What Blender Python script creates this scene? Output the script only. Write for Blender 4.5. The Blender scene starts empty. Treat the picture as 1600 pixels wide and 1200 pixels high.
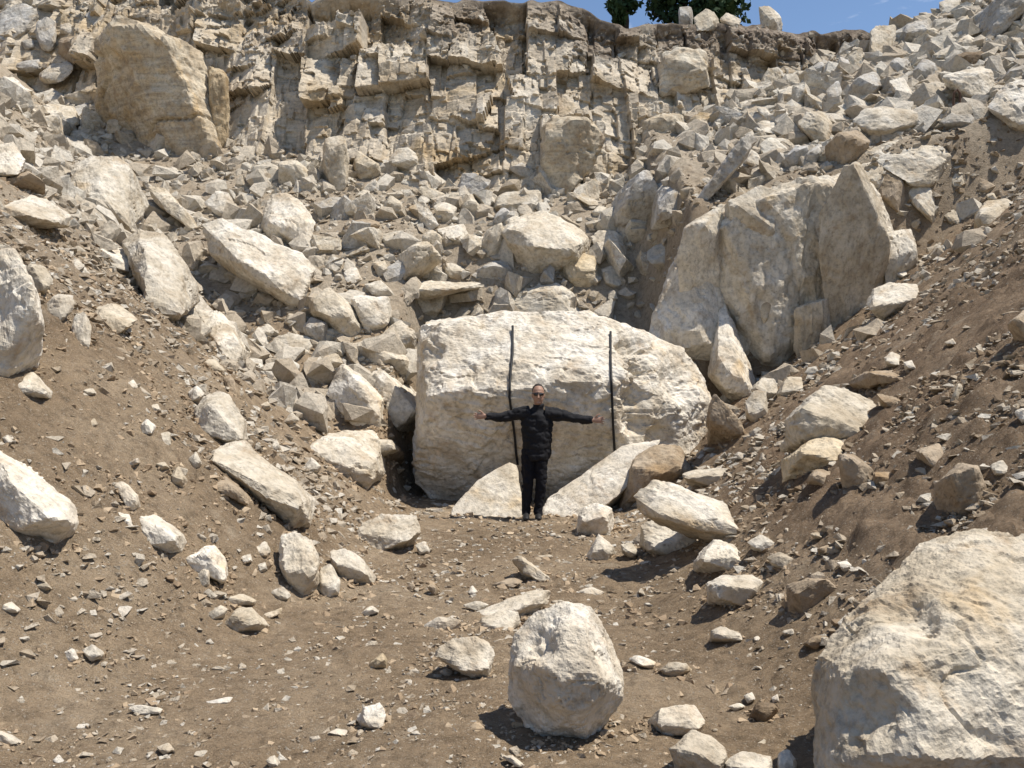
import bpy, bmesh, math, random
import numpy as np
from mathutils import Vector, Matrix
from mathutils.bvhtree import BVHTree

random.seed(7)
rng = np.random.default_rng(11)
scene = bpy.context.scene
COL = scene.collection

# ------------------------------------------------------------------ camera, sky, sun, exposure
CAMZ = 1.6
FPX = 1400.0                       # focal length in pixels of a 1600 px wide picture
cam_d = bpy.data.cameras.new('camera')
cam_d.sensor_width = 36.0
cam_d.lens = 36.0 * FPX / 1600.0
cam_d.clip_end = 2000
cam_d.clip_start = 0.05
cam = bpy.data.objects.new('camera', cam_d)
cam.location = (0, 0, CAMZ)
cam.rotation_euler = (math.radians(90), 0, 0)
COL.objects.link(cam)
scene.camera = cam

SUN_EL = math.radians(66)
SUN_AZ = math.radians(9)          # from +X towards the camera side
S = Vector((math.cos(SUN_EL) * math.cos(SUN_AZ), -math.cos(SUN_EL) * math.sin(SUN_AZ), math.sin(SUN_EL)))
world = bpy.data.worlds.new('World')
scene.world = world
world.use_nodes = True
wn = world.node_tree
wn.nodes.clear()
wo = wn.nodes.new('ShaderNodeOutputWorld')
wb = wn.nodes.new('ShaderNodeBackground')
sky = wn.nodes.new('ShaderNodeTexSky')
sky.sky_type = 'NISHITA'
sky.sun_disc = False
sky.sun_elevation = SUN_EL
sky.sun_rotation = math.atan2(S.x, S.y)
sky.air_density = 1.0
sky.dust_density = 0.3
sky.ozone_density = 2.5
sky.altitude = 900
wb.inputs['Strength'].default_value = 0.12
# thin scattered cloud wisps, the same all over the sky
_tc = wn.nodes.new('ShaderNodeTexCoord'); _mp = wn.nodes.new('ShaderNodeMapping'); _mp.inputs['Scale'].default_value = (3.0, 3.0, 11.0); _mp.inputs['Location'].default_value = (0.35, 0.0, 0.62)
_nz = wn.nodes.new('ShaderNodeTexNoise'); _nz.inputs['Scale'].default_value = 1.6; _nz.inputs['Detail'].default_value = 7; _nz.inputs['Roughness'].default_value = 0.6
_rp = wn.nodes.new('ShaderNodeValToRGB'); _rp.color_ramp.elements[0].position = 0.60; _rp.color_ramp.elements[1].position = 0.78
_rp.color_ramp.elements[1].color = (0.75, 0.75, 0.75, 1)
_mx = wn.nodes.new('ShaderNodeMix'); _mx.data_type = 'RGBA'; _mx.inputs[7].default_value = (9.0, 9.2, 9.6, 1)
wn.links.new(_tc.outputs['Generated'], _mp.inputs[0]); wn.links.new(_mp.outputs[0], _nz.inputs[0]); wn.links.new(_nz.outputs[0], _rp.inputs[0])
wn.links.new(_rp.outputs[0], _mx.inputs[0]); wn.links.new(sky.outputs[0], _mx.inputs[6]); wn.links.new(_mx.outputs[2], wb.inputs[0])
wn.links.new(wb.outputs[0], wo.inputs[0])

sun_d = bpy.data.lights.new('sun', 'SUN')
sun_d.energy = 4.8
sun_d.angle = math.radians(0.53)
sun_d.color = (1.0, 0.945, 0.86)
sun = bpy.data.objects.new('sun', sun_d)
sun.rotation_euler = S.to_track_quat('Z', 'Y').to_euler()
sun.location = (20, -10, 40)
COL.objects.link(sun)

scene.view_settings.view_transform = 'Standard'
scene.view_settings.look = 'None'
scene.view_settings.exposure = 0.3
scene.view_settings.gamma = 1.0
scene.render.engine = 'CYCLES'
scene.cycles.max_bounces = 4
scene.cycles.diffuse_bounces = 2
scene.cycles.use_denoising = True

# ------------------------------------------------------------------ noise (numpy)
def _h(ix, iy, iz):
    h = (ix.astype(np.uint32) * np.uint32(374761393) + iy.astype(np.uint32) * np.uint32(668265263)
         + iz.astype(np.uint32) * np.uint32(2147483647 - 94906249))
    h = (h ^ (h >> np.uint32(13))) * np.uint32(1274126177)
    h = (h ^ (h >> np.uint32(16))) * np.uint32(2246822519)
    return (h ^ (h >> np.uint32(15))).astype(np.float64) / 4294967295.0

def vn(P):
    P = np.asarray(P, float)
    f = np.floor(P)
    t = P - f
    i = f.astype(np.int64)
    t = t * t * t * (t * (t * 6 - 15) + 10)
    x, y, z = i[:, 0], i[:, 1], i[:, 2]
    tx, ty, tz = t[:, 0], t[:, 1], t[:, 2]
    def c(a, b, d): return _h(x + a, y + b, z + d)
    x00 = c(0, 0, 0) * (1 - tx) + c(1, 0, 0) * tx
    x10 = c(0, 1, 0) * (1 - tx) + c(1, 1, 0) * tx
    x01 = c(0, 0, 1) * (1 - tx) + c(1, 0, 1) * tx
    x11 = c(0, 1, 1) * (1 - tx) + c(1, 1, 1) * tx
    return ((x00 * (1 - ty) + x10 * ty) * (1 - tz) + (x01 * (1 - ty) + x11 * ty) * tz) * 2 - 1

def fbm(P, o=3, gain=0.5):
    P = np.asarray(P, float)
    a, s, n = 1.0, np.zeros(len(P)), 0.0
    for k in range(o):
        s += a * vn(P * (2.03 ** k) + 17.3 * k)
        n += a
        a *= gain
    return s / n

def cells(a, b, seed):
    """2-D Voronoi: nearest distance, border distance, id hash of the nearest cell"""
    ia, ib = np.floor(a), np.floor(b)
    d1 = np.full(a.shape, 9.0); d2 = np.full(a.shape, 9.0); idh = np.zeros(a.shape); tl = np.zeros(a.shape)
    for da in (-1, 0, 1):
        for db in (-1, 0, 1):
            ca, cb = (ia + da).astype(np.int64), (ib + db).astype(np.int64)
            sd = np.full(a.shape, seed, np.int64)
            px = ca + 0.1 + 0.8 * _h(ca, cb, sd); pz = cb + 0.1 + 0.8 * _h(ca, cb, sd + 7)
            dd = np.maximum(np.abs(a - px), np.abs(b - pz)) * 0.6 + np.hypot(a - px, b - pz) * 0.4
            hh = _h(ca, cb, sd + 13)
            nearer = dd < d1
            d2 = np.where(nearer, d1, np.minimum(d2, dd))
            idh = np.where(nearer, hh, idh)
            tl = np.where(nearer, (a - px) * (_h(ca, cb, sd + 21) - 0.42) + (b - pz) * (_h(ca, cb, sd + 29) - 0.35), tl)
            d1 = np.where(nearer, dd, d1)
    return tl, d2 - d1, idh

# ------------------------------------------------------------------ mesh helpers
def mk_mesh(name, V, F, smooth=True):
    V = np.ascontiguousarray(V, np.float32); F = np.ascontiguousarray(F, np.int32)
    me = bpy.data.meshes.new(name)
    k = F.shape[1]
    me.vertices.add(len(V)); me.vertices.foreach_set('co', V.ravel())
    me.loops.add(F.size); me.loops.foreach_set('vertex_index', F.ravel())
    me.polygons.add(len(F)); me.polygons.foreach_set('loop_start', np.arange(0, F.size, k, dtype=np.int32))
    me.polygons.foreach_set('use_smooth', np.full(len(F), smooth, bool))
    me.update(calc_edges=True)
    return me

def link(name, me, mat, parent=None, loc=None):
    o = bpy.data.objects.new(name, me)
    COL.objects.link(o)
    if mat is not None and me is not None and not me.materials: me.materials.append(mat)
    if loc is not None: o.location = loc
    if parent is not None: o.parent = parent
    return o

def tag(o, label=None, cat=None, group=None, kind=None):
    if label: o['label'] = label
    if cat: o['category'] = cat
    if group: o['group'] = group
    if kind: o['kind'] = kind
    return o

def hull(P):
    bm = bmesh.new()
    for p in P: bm.verts.new(p)
    r = bmesh.ops.convex_hull(bm, input=bm.verts[:], use_existing_faces=False)
    dead = [g for g in r['geom_interior'] if isinstance(g, bmesh.types.BMVert)] + [g for g in r['geom_unused'] if isinstance(g, bmesh.types.BMVert)]
    for v in set(dead):
        if v.is_valid: bm.verts.remove(v)
    bmesh.ops.triangulate(bm, faces=bm.faces[:])
    bmesh.ops.recalc_face_normals(bm, faces=bm.faces[:])
    bm.verts.index_update()
    V = np.array([v.co[:] for v in bm.verts]); F = np.array([[v.index for v in f.verts] for f in bm.faces])
    bm.free()
    return V, F

def refine(V, F, L, maxit=11, maxf=60000):
    for _ in range(maxit):
        E = np.stack([F[:, [0, 1]], F[:, [1, 2]], F[:, [2, 0]]], 1).reshape(-1, 2)
        Es = np.sort(E, 1)
        key = Es[:, 0].astype(np.int64) * len(V) + Es[:, 1]
        uk, inv = np.unique(key, return_inverse=True)
        a, b = uk // len(V), uk % len(V)
        ln = np.linalg.norm(V[a] - V[b], axis=1)
        sp = ln > L
        if not sp.any() or len(F) > maxf: break
        idx = np.full(len(uk), -1); idx[sp] = len(V) + np.arange(sp.sum())
        V = np.vstack([V, (V[a[sp]] + V[b[sp]]) / 2])
        M = idx[inv].reshape(-1, 3)
        c = (M >= 0)
        n = c.sum(1)
        out = [F[n == 0]]
        f, m = F[n == 3], M[n == 3]
        out += [np.stack([f[:, 0], m[:, 0], m[:, 2]], 1), np.stack([m[:, 0], f[:, 1], m[:, 1]], 1),
                np.stack([m[:, 2], m[:, 1], f[:, 2]], 1), m]
        for k in range(3):
            s = (n == 1) & c[:, k]
            f, m = np.roll(F[s], -k, 1), np.roll(M[s], -k, 1)
            out += [np.stack([f[:, 0], m[:, 0], f[:, 2]], 1), np.stack([m[:, 0], f[:, 1], f[:, 2]], 1)]
            s = (n == 2) & ~c[:, (k + 2) % 3]
            f, m = np.roll(F[s], -k, 1), np.roll(M[s], -k, 1)
            out += [np.stack([m[:, 0], f[:, 1], m[:, 1]], 1), np.stack([f[:, 0], m[:, 0], m[:, 1]], 1),
                    np.stack([f[:, 0], m[:, 1], f[:, 2]], 1)]
        F = np.vstack(out)
    return V, F

def laplace(V, F, it, lam=0.5):
    E = np.vstack([F[:, [0, 1]], F[:, [1, 2]], F[:, [2, 0]]])
    n = len(V)
    cnt = np.bincount(E[:, 0], minlength=n) + np.bincount(E[:, 1], minlength=n)
    for _ in range(it):
        A = np.stack([np.bincount(E[:, 0], V[E[:, 1], k], n) + np.bincount(E[:, 1], V[E[:, 0], k], n) for k in range(3)], 1)
        V = V + lam * (A / cnt[:, None] - V)
    return V

_SPH = {}
def geosphere(f):
    """frequency-f geodesic sphere"""
    if f in _SPH: return _SPH[f]
    g = (1 + 5 ** 0.5) / 2
    B = np.array([(-1, g, 0), (1, g, 0), (-1, -g, 0), (1, -g, 0), (0, -1, g), (0, 1, g), (0, -1, -g), (0, 1, -g), (g, 0, -1), (g, 0, 1), (-g, 0, -1), (-g, 0, 1)])
    T = [(0, 11, 5), (0, 5, 1), (0, 1, 7), (0, 7, 10), (0, 10, 11), (1, 5, 9), (5, 11, 4), (11, 10, 2), (10, 7, 6), (7, 1, 8), (3, 9, 4), (3, 4, 2), (3, 2, 6), (3, 6, 8), (3, 8, 9), (4, 9, 5), (2, 4, 11), (6, 2, 10), (8, 6, 7), (9, 8, 1)]
    I, J = np.meshgrid(np.arange(f + 1), np.arange(f + 1), indexing='ij')
    ok = I + J <= f
    ii, jj = I[ok], J[ok]; loc = np.full((f + 1, f + 1), -1); loc[ii, jj] = np.arange(len(ii))
    a = np.stack([loc[:-1, :-1], loc[1:, :-1], loc[:-1, 1:]], -1)[(I + J < f)[:-1, :-1]]
    b = np.stack([loc[1:, :-1], loc[1:, 1:], loc[:-1, 1:]], -1)[(I + J < f - 1)[:-1, :-1]]
    FT = np.vstack([a, b])
    Vs, Fs = [], []
    for k, t in enumerate(T):
        p = (B[t[0]][None] * (f - ii - jj)[:, None] + B[t[1]][None] * ii[:, None] + B[t[2]][None] * jj[:, None]) / f
        Vs.append(p); Fs.append(FT + k * len(ii))
    V = np.vstack(Vs); F = np.vstack(Fs)
    key = np.round(V * 1e5).astype(np.int64)
    _, first, inv = np.unique(key, axis=0, return_index=True, return_inverse=True)
    inv = inv.ravel()
    V = V[first]; F = inv[F]
    V = V / np.linalg.norm(V, axis=1)[:, None]
    _SPH[f] = (V, F)
    return V, F

def planed(P, L, rg=None, chips=0, keep=(0.84, 0.97), bias=(0, -0.5, 0.25)):
    """evenly meshed convex body of the points P, corners broken off by extra planes"""
    HV, HF = hull(P)
    n = np.cross(HV[HF[:, 1]] - HV[HF[:, 0]], HV[HF[:, 2]] - HV[HF[:, 0]])
    ar = np.linalg.norm(n, axis=1); okf = ar > 1e-10
    n = n[okf] / ar[okf][:, None]; ar = ar[okf]; HF = HF[okf]
    tri = HV[HF].mean(1)
    c = (tri * ar[:, None]).sum(0) / ar.sum()
    hh = np.einsum('ij,ij->i', n, tri - c)
    flip = hh < 0; n[flip] *= -1; hh = np.abs(hh) + 1e-4
    if chips:
        cn = rg.normal(size=(chips, 3)) + np.array(bias); cn /= np.linalg.norm(cn, axis=1)[:, None]
        hm = ((HV - c) @ cn.T).max(0) * rg.uniform(keep[0], keep[1], chips)
        n = np.vstack([n, cn]); hh = np.concatenate([hh, hm])
    X = tri - c
    ew, ev = np.linalg.eigh((X * ar[:, None]).T @ X / ar.sum())
    sd = np.sqrt(np.maximum(ew, ew.max() * 0.02))
    R = math.sqrt(ar.sum() / 2 / (4 * math.pi))
    f = int(np.clip(1.22 * R / L, 4, 90))
    S0, F = geosphere(f)
    Dr = (S0 * sd[None]) @ ev.T
    if np.linalg.det(ev) < 0: F = F[:, ::-1]
    Dr /= np.linalg.norm(Dr, axis=1)[:, None]
    dn = Dr @ n.T
    t = np.where(dn > 1e-6, hh[None] / np.maximum(dn, 1e-6), 1e9).min(1)
    return c + Dr * t[:, None], F

def vnormals(V, F):
    fn = np.cross(V[F[:, 1]] - V[F[:, 0]], V[F[:, 2]] - V[F[:, 0]])
    n = len(V)
    N = np.stack([sum(np.bincount(F[:, j], fn[:, k], n) for j in range(3)) for k in range(3)], 1)
    return N / (np.linalg.norm(N, axis=1)[:, None] + 1e-12)

# ------------------------------------------------------------------ terrain functions
def sstep(a, b, x):
    t = np.clip((x - a) / (b - a), 0, 1)
    return t * t * (3 - 2 * t)

def smax(a, b, k):
    h = np.clip(0.5 + 0.5 * (a - b) / k, 0, 1)
    return b * (1 - h) + a * h + k * h * (1 - h)

def smin(a, b, k): return -smax(-a, -b, k)

def n2(x, y, s, seed): return vn(np.stack([x * s, y * s, np.full(x.shape, seed)], 1))

def G(x, y):
    """ground height of the quarry: floor, two talus slopes, rubble slope, bench on the right"""
    fl = -0.08 - 0.008 * y + 0.05 * n2(x, y, 0.7, 1.5)
    xl = np.interp(y, [0, 4.6, 6, 7.5, 12, 20], [3.2, 2.6, 1.95, 1.55, 1.75, 2.1])
    xr = np.interp(y, [0, 3.6, 5, 7, 10, 13, 20], [2.5, 2.3, 1.6, 1.45, 1.8, 2.0, 2.3])
    lf = 0.85 * (-xl - x) + 0.22 * n2(x, y, 0.45, 3.5) * sstep(0, 2, -xl - x)
    rt = 0.75 * (x - xr) + 0.25 * n2(x, y, 0.4, 5.5) * sstep(0, 2, x - xr)
    bk = 0.75 * (y - 12.4 - 2.2 * sstep(-2.1, -1.5, x) * sstep(8.0, 6.5, x) * sstep(19.5, 16.5, y)) + 0.18 * n2(x, y, 0.6, 7.5)
    ys = 15.5 + 0.12 * (x - 4)
    bench = 5.1 + 0.55 * (y - 16.5) + 0.3 * np.maximum(x - 4.5, 0) + 0.15 * n2(x, y, 0.7, 9.5)
    bench = smin(bench, np.interp(x, [4, 8, 9.5, 11, 13], [10.2, 10.3, 10.5, 11.6, 12.4]), 0.4)
    w = sstep(2.5, 3.3, x) * sstep(0.0, 0.75, y - ys)
    z = smax(fl, lf, 0.25)
    z = smax(z, rt, 0.35)
    z = smax(z, bk, 0.4)
    z = z * (1 - w) + np.maximum(z, bench) * w
    z = z + 0.035 * n2(x, y, 2.1, 11.5)
    return smin(z, 12.6 + 0 * z, 0.8)

def rim(x): return np.interp(x, [-20, -9, -6, -5.3, -4.7, -3, 0, 1.8, 2.4, 3.4, 4.4, 7, 9, 20], [14, 13.4, 12.2, 11.6, 11.9, 11.7, 11.4, 11.15, 10.8, 10.7, 10.95, 11.0, 11.05, 12.5])
def cbase(x): return np.interp(x, [-20, -10, -7, -5, -2, 1, 3, 5, 9, 14, 20], [25, 22.5, 21.5, 21.0, 20.5, 20.2, 20.4, 21.0, 21.8, 23.5, 26])
def CY(x, z):
    """depth of the cliff face at height z"""
    return cbase(x) + 0.45 * (z - 5.8) + 0.25 * n2(x, z, 0.35, 21.5)

def raycast(U, Vp, ground=True, cliff=True):
    """depth along y at which the line of sight through picture points meets the bare terrain"""
    U = np.asarray(U, float); Vp = np.asarray(Vp, float)
    ds = np.concatenate([np.arange(2.2, 12, 0.05), np.arange(12, 32, 0.08)])
    hit = np.full(len(U), 31.0)
    for i in range(0, len(U), 400):
        u, v = U[i:i + 400], Vp[i:i + 400]
        D = np.broadcast_to(ds, (len(u), len(ds)))
        X = ((u - 800) / FPX)[:, None] * D
        Z = CAMZ + ((600 - v) / FPX)[:, None] * D
        b = np.zeros(X.shape, bool)
        if ground: b |= Z < G(X.ravel(), D.ravel()).reshape(X.shape)
        if cliff: b |= (D > CY(X.ravel(), Z.ravel()).reshape(X.shape)) & (Z < rim(X))
        a = b.argmax(1)
        xr_ = (u - 800) / FPX * 23.5
        hit[i:i + 400] = np.where(b.any(1), ds[a], CY(xr_, rim(xr_)) + 0.35)      # above the rim: stands on its edge
    return hit

def at(u, v, d): return np.array([(u - 800) / FPX * d, d, CAMZ + (600 - v) / FPX * d])

# ------------------------------------------------------------------ materials
class NT:
    def __init__(s, name):
        s.m = bpy.data.materials.new(name); s.m.use_nodes = True
        s.t = s.m.node_tree; s.t.nodes.clear()
        s.out = s.t.nodes.new('ShaderNodeOutputMaterial')
        s.b = s.t.nodes.new('ShaderNodeBsdfPrincipled')
        s.t.links.new(s.b.outputs[0], s.out.inputs[0])
        s.b.inputs['Roughness'].default_value = 0.92
        s.b.inputs['Specular IOR Level'].default_value = 0.15
    def n(s, t, **k):
        o = s.t.nodes.new(t)
        for a, b in k.items(): setattr(o, a, b)
        return o
    def l(s, a, b): s.t.links.new(a, b)
    def noise(s, vec, scale, detail=4, rough=0.55, dist=0.0):
        o = s.n('ShaderNodeTexNoise'); o.inputs['Scale'].default_value = scale
        o.inputs['Detail'].default_value = detail; o.inputs['Roughness'].default_value = rough
        o.inputs['Distortion'].default_value = dist
        if vec is not None: s.l(vec, o.inputs['Vector'])
        return o.outputs['Fac']
    def ramp(s, fac, stops):
        o = s.n('ShaderNodeValToRGB'); e = o.color_ramp.elements
        while len(e) < len(stops): e.new(0.5)
        for i, (p, c) in enumerate(stops):
            e[i].position = p; e[i].color = (*c, 1) if len(c) == 3 else c
        s.l(fac, o.inputs[0]); return o.outputs[0]
    def mix(s, fac, a, b, mode='MIX'):
        o = s.n('ShaderNodeMix', data_type='RGBA', blend_type=mode)
        for sock, v in ((o.inputs[0], fac), (o.inputs[6], a), (o.inputs[7], b)):
            if isinstance(v, (int, float)): sock.default_value = v
            elif isinstance(v, tuple): sock.default_value = (*v, 1)
            else: s.l(v, sock)
        return o.outputs[2]
    def math(s, op, a, b=0.0):
        o = s.n('ShaderNodeMath', operation=op)
        for sock, v in ((o.inputs[0], a), (o.inputs[1], b)):
            if isinstance(v, (int, float)): sock.default_value = v
            else: s.l(v, sock)
        return o.outputs[0]
    def bump(s, h, strength, dist, prev=None):
        o = s.n('ShaderNodeBump'); o.inputs['Strength'].default_value = strength; o.inputs['Distance'].default_value = dist
        s.l(h, o.inputs['Height'])
        if prev is not None: s.l(prev, o.inputs['Normal'])
        return o.outputs[0]

def g3(v): return (v, v, v)

def rock_coords(m):
    tc = m.n('ShaderNodeTexCoord'); oi = m.n('ShaderNodeObjectInfo')
    mul = m.n('ShaderNodeVectorMath', operation='SCALE'); mul.inputs[0].default_value = (31.0, 57.0, 83.0)
    m.l(oi.outputs['Random'], mul.inputs['Scale'])
    add = m.n('ShaderNodeVectorMath', operation='ADD')
    m.l(tc.outputs['Object'], add.inputs[0]); m.l(mul.outputs[0], add.inputs[1])
    return add.outputs[0], oi

def limestone(name, use_obj=True, dark=(0.39, 0.325, 0.245), mid=(0.525, 0.47, 0.385), light=(0.66, 0.62, 0.55), ochre=(0.52, 0.37, 0.19), ochre_from=0.60, bed=False):
    m = NT(name)
    co, oi = rock_coords(m)
    n1 = m.noise(co, 1.7, 6, 0.62, 0.6)
    c = m.ramp(n1, [(0.30, dark), (0.45, mid), (0.62, light)])
    n2_ = m.noise(co, 0.9, 4, 0.6, 1.0)
    st = m.ramp(n2_, [(ochre_from, g3(0)), (ochre_from + 0.16, g3(0.75))])
    c = m.mix(st, c, ochre)
    if bed:
        mp = m.n('ShaderNodeMapping'); mp.inputs['Scale'].default_value = (0.6, 0.6, 6.0); m.l(co, mp.inputs['Vector'])
        bd = m.noise(mp.outputs[0], 1.3, 6, 0.7, 0.6)
        c = m.mix(0.7, c, m.ramp(bd, [(0.36, g3(0.60)), (0.55, g3(1.08))]), 'MULTIPLY')
    n3 = m.noise(co, 14, 5, 0.7)
    c = m.mix(1.0, c, m.ramp(n3, [(0.32, g3(0.62)), (0.52, g3(1.0)), (0.75, g3(1.1))]), 'MULTIPLY')
    vo = m.n('ShaderNodeTexVoronoi'); vo.inputs['Scale'].default_value = 17; m.l(co, vo.inputs['Vector'])
    pit = m.ramp(m.math('ADD', vo.outputs['Distance'], m.math('MULTIPLY', m.noise(co, 5, 2), 0.9)), [(0.46, g3(0.55)), (0.56, g3(1.0))])
    c = m.mix(0.7, c, pit, 'MULTIPLY')
    # clinging soil in blotches
    dn = m.noise(co, 2.6, 7, 0.68, 0.4)
    c = m.mix(m.ramp(dn, [(0.56, g3(0)), (0.70, g3(0.75))]), c, (0.36, 0.27, 0.18))
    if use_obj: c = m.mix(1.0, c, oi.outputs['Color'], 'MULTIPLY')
    m.l(c, m.b.inputs['Base Color'])
    b = m.bump(m.noise(co, 7, 7, 0.65), 0.7, 0.05)
    if bed: b = m.bump(bd, 0.5, 0.06, b)
    b = m.bump(m.noise(co, 45, 5, 0.7), 0.5, 0.01, b)
    m.l(b, m.b.inputs['Normal'])
    return m.m

M_ROCK = limestone('limestone')
M_BED = limestone('bedded_limestone', ochre_from=0.55, bed=True, mid=(0.50, 0.43, 0.335), light=(0.62, 0.57, 0.48))

def mat_soil():
    m = NT('soil')
    tc = m.n('ShaderNodeTexCoord'); co = tc.outputs['Object']
    c = m.ramp(m.noise(co, 0.55, 6, 0.6, 0.3), [(0.33, (0.255, 0.183, 0.113)), (0.5, (0.345, 0.254, 0.162)), (0.68, (0.455, 0.350, 0.236))])
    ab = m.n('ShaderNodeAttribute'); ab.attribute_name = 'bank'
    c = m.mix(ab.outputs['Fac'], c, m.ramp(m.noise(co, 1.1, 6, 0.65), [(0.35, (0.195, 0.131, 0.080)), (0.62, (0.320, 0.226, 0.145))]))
    ad = m.n('ShaderNodeAttribute'); ad.attribute_name = 'dust'
    c = m.mix(m.math('MULTIPLY', ad.outputs['Fac'], m.ramp(m.noise(co, 1.5, 5, 0.65), [(0.3, g3(0.35)), (0.6, g3(0.9))])), c, (0.50, 0.42, 0.315))
    c = m.mix(1.0, c, m.ramp(m.noise(co, 11, 8, 0.75), [(0.3, g3(0.50)), (0.5, g3(1.0)), (0.72, g3(1.30))]), 'MULTIPLY')
    c = m.mix(m.ramp(m.noise(co, 1.3, 5, 0.65, 1.2), [(0.58, g3(0)), (0.72, g3(0.45))]), c, (0.56, 0.47, 0.35))
    wob = m.n('ShaderNodeTexNoise'); wob.inputs['Scale'].default_value = 60; m.l(co, wob.inputs['Vector'])
    wv = m.n('ShaderNodeVectorMath', operation='SCALE'); wv.inputs['Scale'].default_value = 0.02; m.l(wob.outputs['Color'], wv.inputs[0])
    wa = m.n('ShaderNodeVectorMath', operation='ADD'); m.l(co, wa.inputs[0]); m.l(wv.outputs[0], wa.inputs[1])
    for sc, th in ((60, 0.84), (120, 0.76)):
        vo = m.n('ShaderNodeTexVoronoi'); vo.inputs['Scale'].default_value = sc; m.l(wa.outputs[0], vo.inputs['Vector'])
        sp = m.n('ShaderNodeSeparateColor'); m.l(vo.outputs['Color'], sp.inputs[0])
        k = m.math('MULTIPLY', m.math('GREATER_THAN', sp.outputs[0], th), m.math('LESS_THAN', vo.outputs['Distance'], 0.36))
        c = m.mix(m.math('MULTIPLY', k, 0.6), c, (0.50, 0.43, 0.34))
    m.l(c, m.b.inputs['Base Color'])
    b = m.bump(m.noise(co, 6, 8, 0.75), 1.0, 0.10)
    b = m.bump(m.noise(co, 35, 5, 0.75), 1.0, 0.03, b)
    m.l(b, m.b.inputs['Normal'])
    return m.m

def mat_cliff():
    m = NT('quarry_face')
    tc = m.n('ShaderNodeTexCoord'); co = tc.outputs['Object']
    c = m.ramp(m.noise(co, 0.8, 8, 0.62, 0.7), [(0.30, (0.40, 0.32, 0.225)), (0.46, (0.55, 0.465, 0.350)), (0.66, (0.66, 0.59, 0.48))])
    st = m.ramp(m.noise(co, 0.45, 5, 0.6, 0.8), [(0.52, g3(0)), (0.66, g3(0.8))])
    c = m.mix(st, c, (0.50, 0.375, 0.22))
    # bedding
    mp = m.n('ShaderNodeMapping'); mp.inputs['Scale'].default_value = (0.5, 0.5, 5.0); m.l(co, mp.inputs['Vector'])
    c = m.mix(0.6, c, m.ramp(m.noise(mp.outputs[0], 1.6, 6, 0.7, 0.5), [(0.35, g3(0.62)), (0.55, g3(1.08))]), 'MULTIPLY')
    c = m.mix(1.0, c, m.ramp(m.noise(co, 11, 7, 0.7), [(0.32, g3(0.65)), (0.52, g3(1.0)), (0.75, g3(1.12))]), 'MULTIPLY')
    at_ = m.n('ShaderNodeAttribute'); at_.attribute_name = 'topsoil'
    c = m.mix(at_.outputs['Fac'], c, m.ramp(m.noise(co, 6, 6, 0.7), [(0.32, (0.085, 0.064, 0.047)), (0.55, (0.21, 0.165, 0.122)), (0.72, (0.40, 0.345, 0.275))]))
    m.l(c, m.b.inputs['Base Color'])
    b = m.bump(m.noise(co, 6, 7, 0.7), 0.8, 0.06)
    b = m.bump(m.noise(co, 22, 6, 0.7), 0.6, 0.03, b)
    m.l(b, m.b.inputs['Normal'])
    return m.m

def mat_plain(name, col, rough=0.8, spec=0.3, var=0.25, scale=20, bump=0.2, dist=0.01):
    m = NT(name)
    tc = m.n('ShaderNodeTexCoord'); co = tc.outputs['Object']
    n = m.noise(co, scale, 5, 0.6)
    c = m.mix(n, tuple(x * (1 - var) for x in col), tuple(min(1, x * (1 + var)) for x in col))
    m.l(c, m.b.inputs['Base Color'])
    m.b.inputs['Roughness'].default_value = rough; m.b.inputs['Specular IOR Level'].default_value = spec
    m.l(m.bump(n, bump, dist), m.b.inputs['Normal'])
    return m.m

M_SOIL = mat_soil(); M_CLIFF = mat_cliff()

# ------------------------------------------------------------------ the setting: ground and cliff
def build_ground():
    ys = [-10.0]
    while ys[-1] < 29:
        y = ys[-1]
        ys.append(y + (0.35 if y < 1.5 else max(0.02, 0.0050 * y)))
    ys = np.array(ys)
    s = np.linspace(-1, 1, 430); s = 0.72 * s + 0.28 * s ** 3
    W = 4.0 + 0.98 * np.maximum(ys, 0)
    X = s[None, :] * W[:, None]; Y = np.broadcast_to(ys[:, None], X.shape)
    x, y = X.ravel(), Y.ravel().copy()
    z = G(x, y)
    P = np.stack([x, y, z], 1)
    z = z + 0.030 * fbm(P * 4, 4, 0.6) + 0.012 * fbm(P * 22, 3, 0.65) + 0.05 * np.maximum(0, vn(P * 8) - 0.3) * sstep(-0.2, 0.5, vn(P * 0.9 + 4))
    rs = sstep(0.1, 0.9, x - np.interp(y, [0, 3.6, 5, 7, 10, 13, 20], [2.5, 2.3, 1.6, 1.45, 1.8, 2.0, 2.3]))
    z = z + rs * (0.10 * fbm(P * np.array([2.2, 2.2, 3]), 5, 0.68) + 0.09 * np.maximum(0, vn(P * 5.5 + 3) - 0.1))
    ls = sstep(0.3, 1.2, z) * (1 - rs); z = z + ls * 0.06 * fbm(P * 3.1, 5, 0.68)
    nr, nc = X.shape
    i = np.arange(nr * nc).reshape(nr, nc)
    F = np.stack([i[:-1, :-1], i[:-1, 1:], i[1:, 1:], i[1:, :-1]], -1).reshape(-1, 4)
    me = mk_mesh('ground', np.stack([x, y, z], 1), F)
    a = me.attributes.new('bank', 'FLOAT', 'POINT')
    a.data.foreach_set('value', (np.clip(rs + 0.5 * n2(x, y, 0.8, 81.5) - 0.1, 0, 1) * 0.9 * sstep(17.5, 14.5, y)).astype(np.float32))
    a = me.attributes.new('dust', 'FLOAT', 'POINT')          # pale stone dust on the rubble slopes
    a.data.foreach_set('value', np.maximum(sstep(2.0, 4.5, z) * sstep(2.0, 0.5, x), sstep(15.5, 17, y)).astype(np.float32))
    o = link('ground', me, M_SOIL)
    tag(o, 'brown stony soil of the quarry floor and talus slopes', 'ground', kind='structure')
    return o

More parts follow.
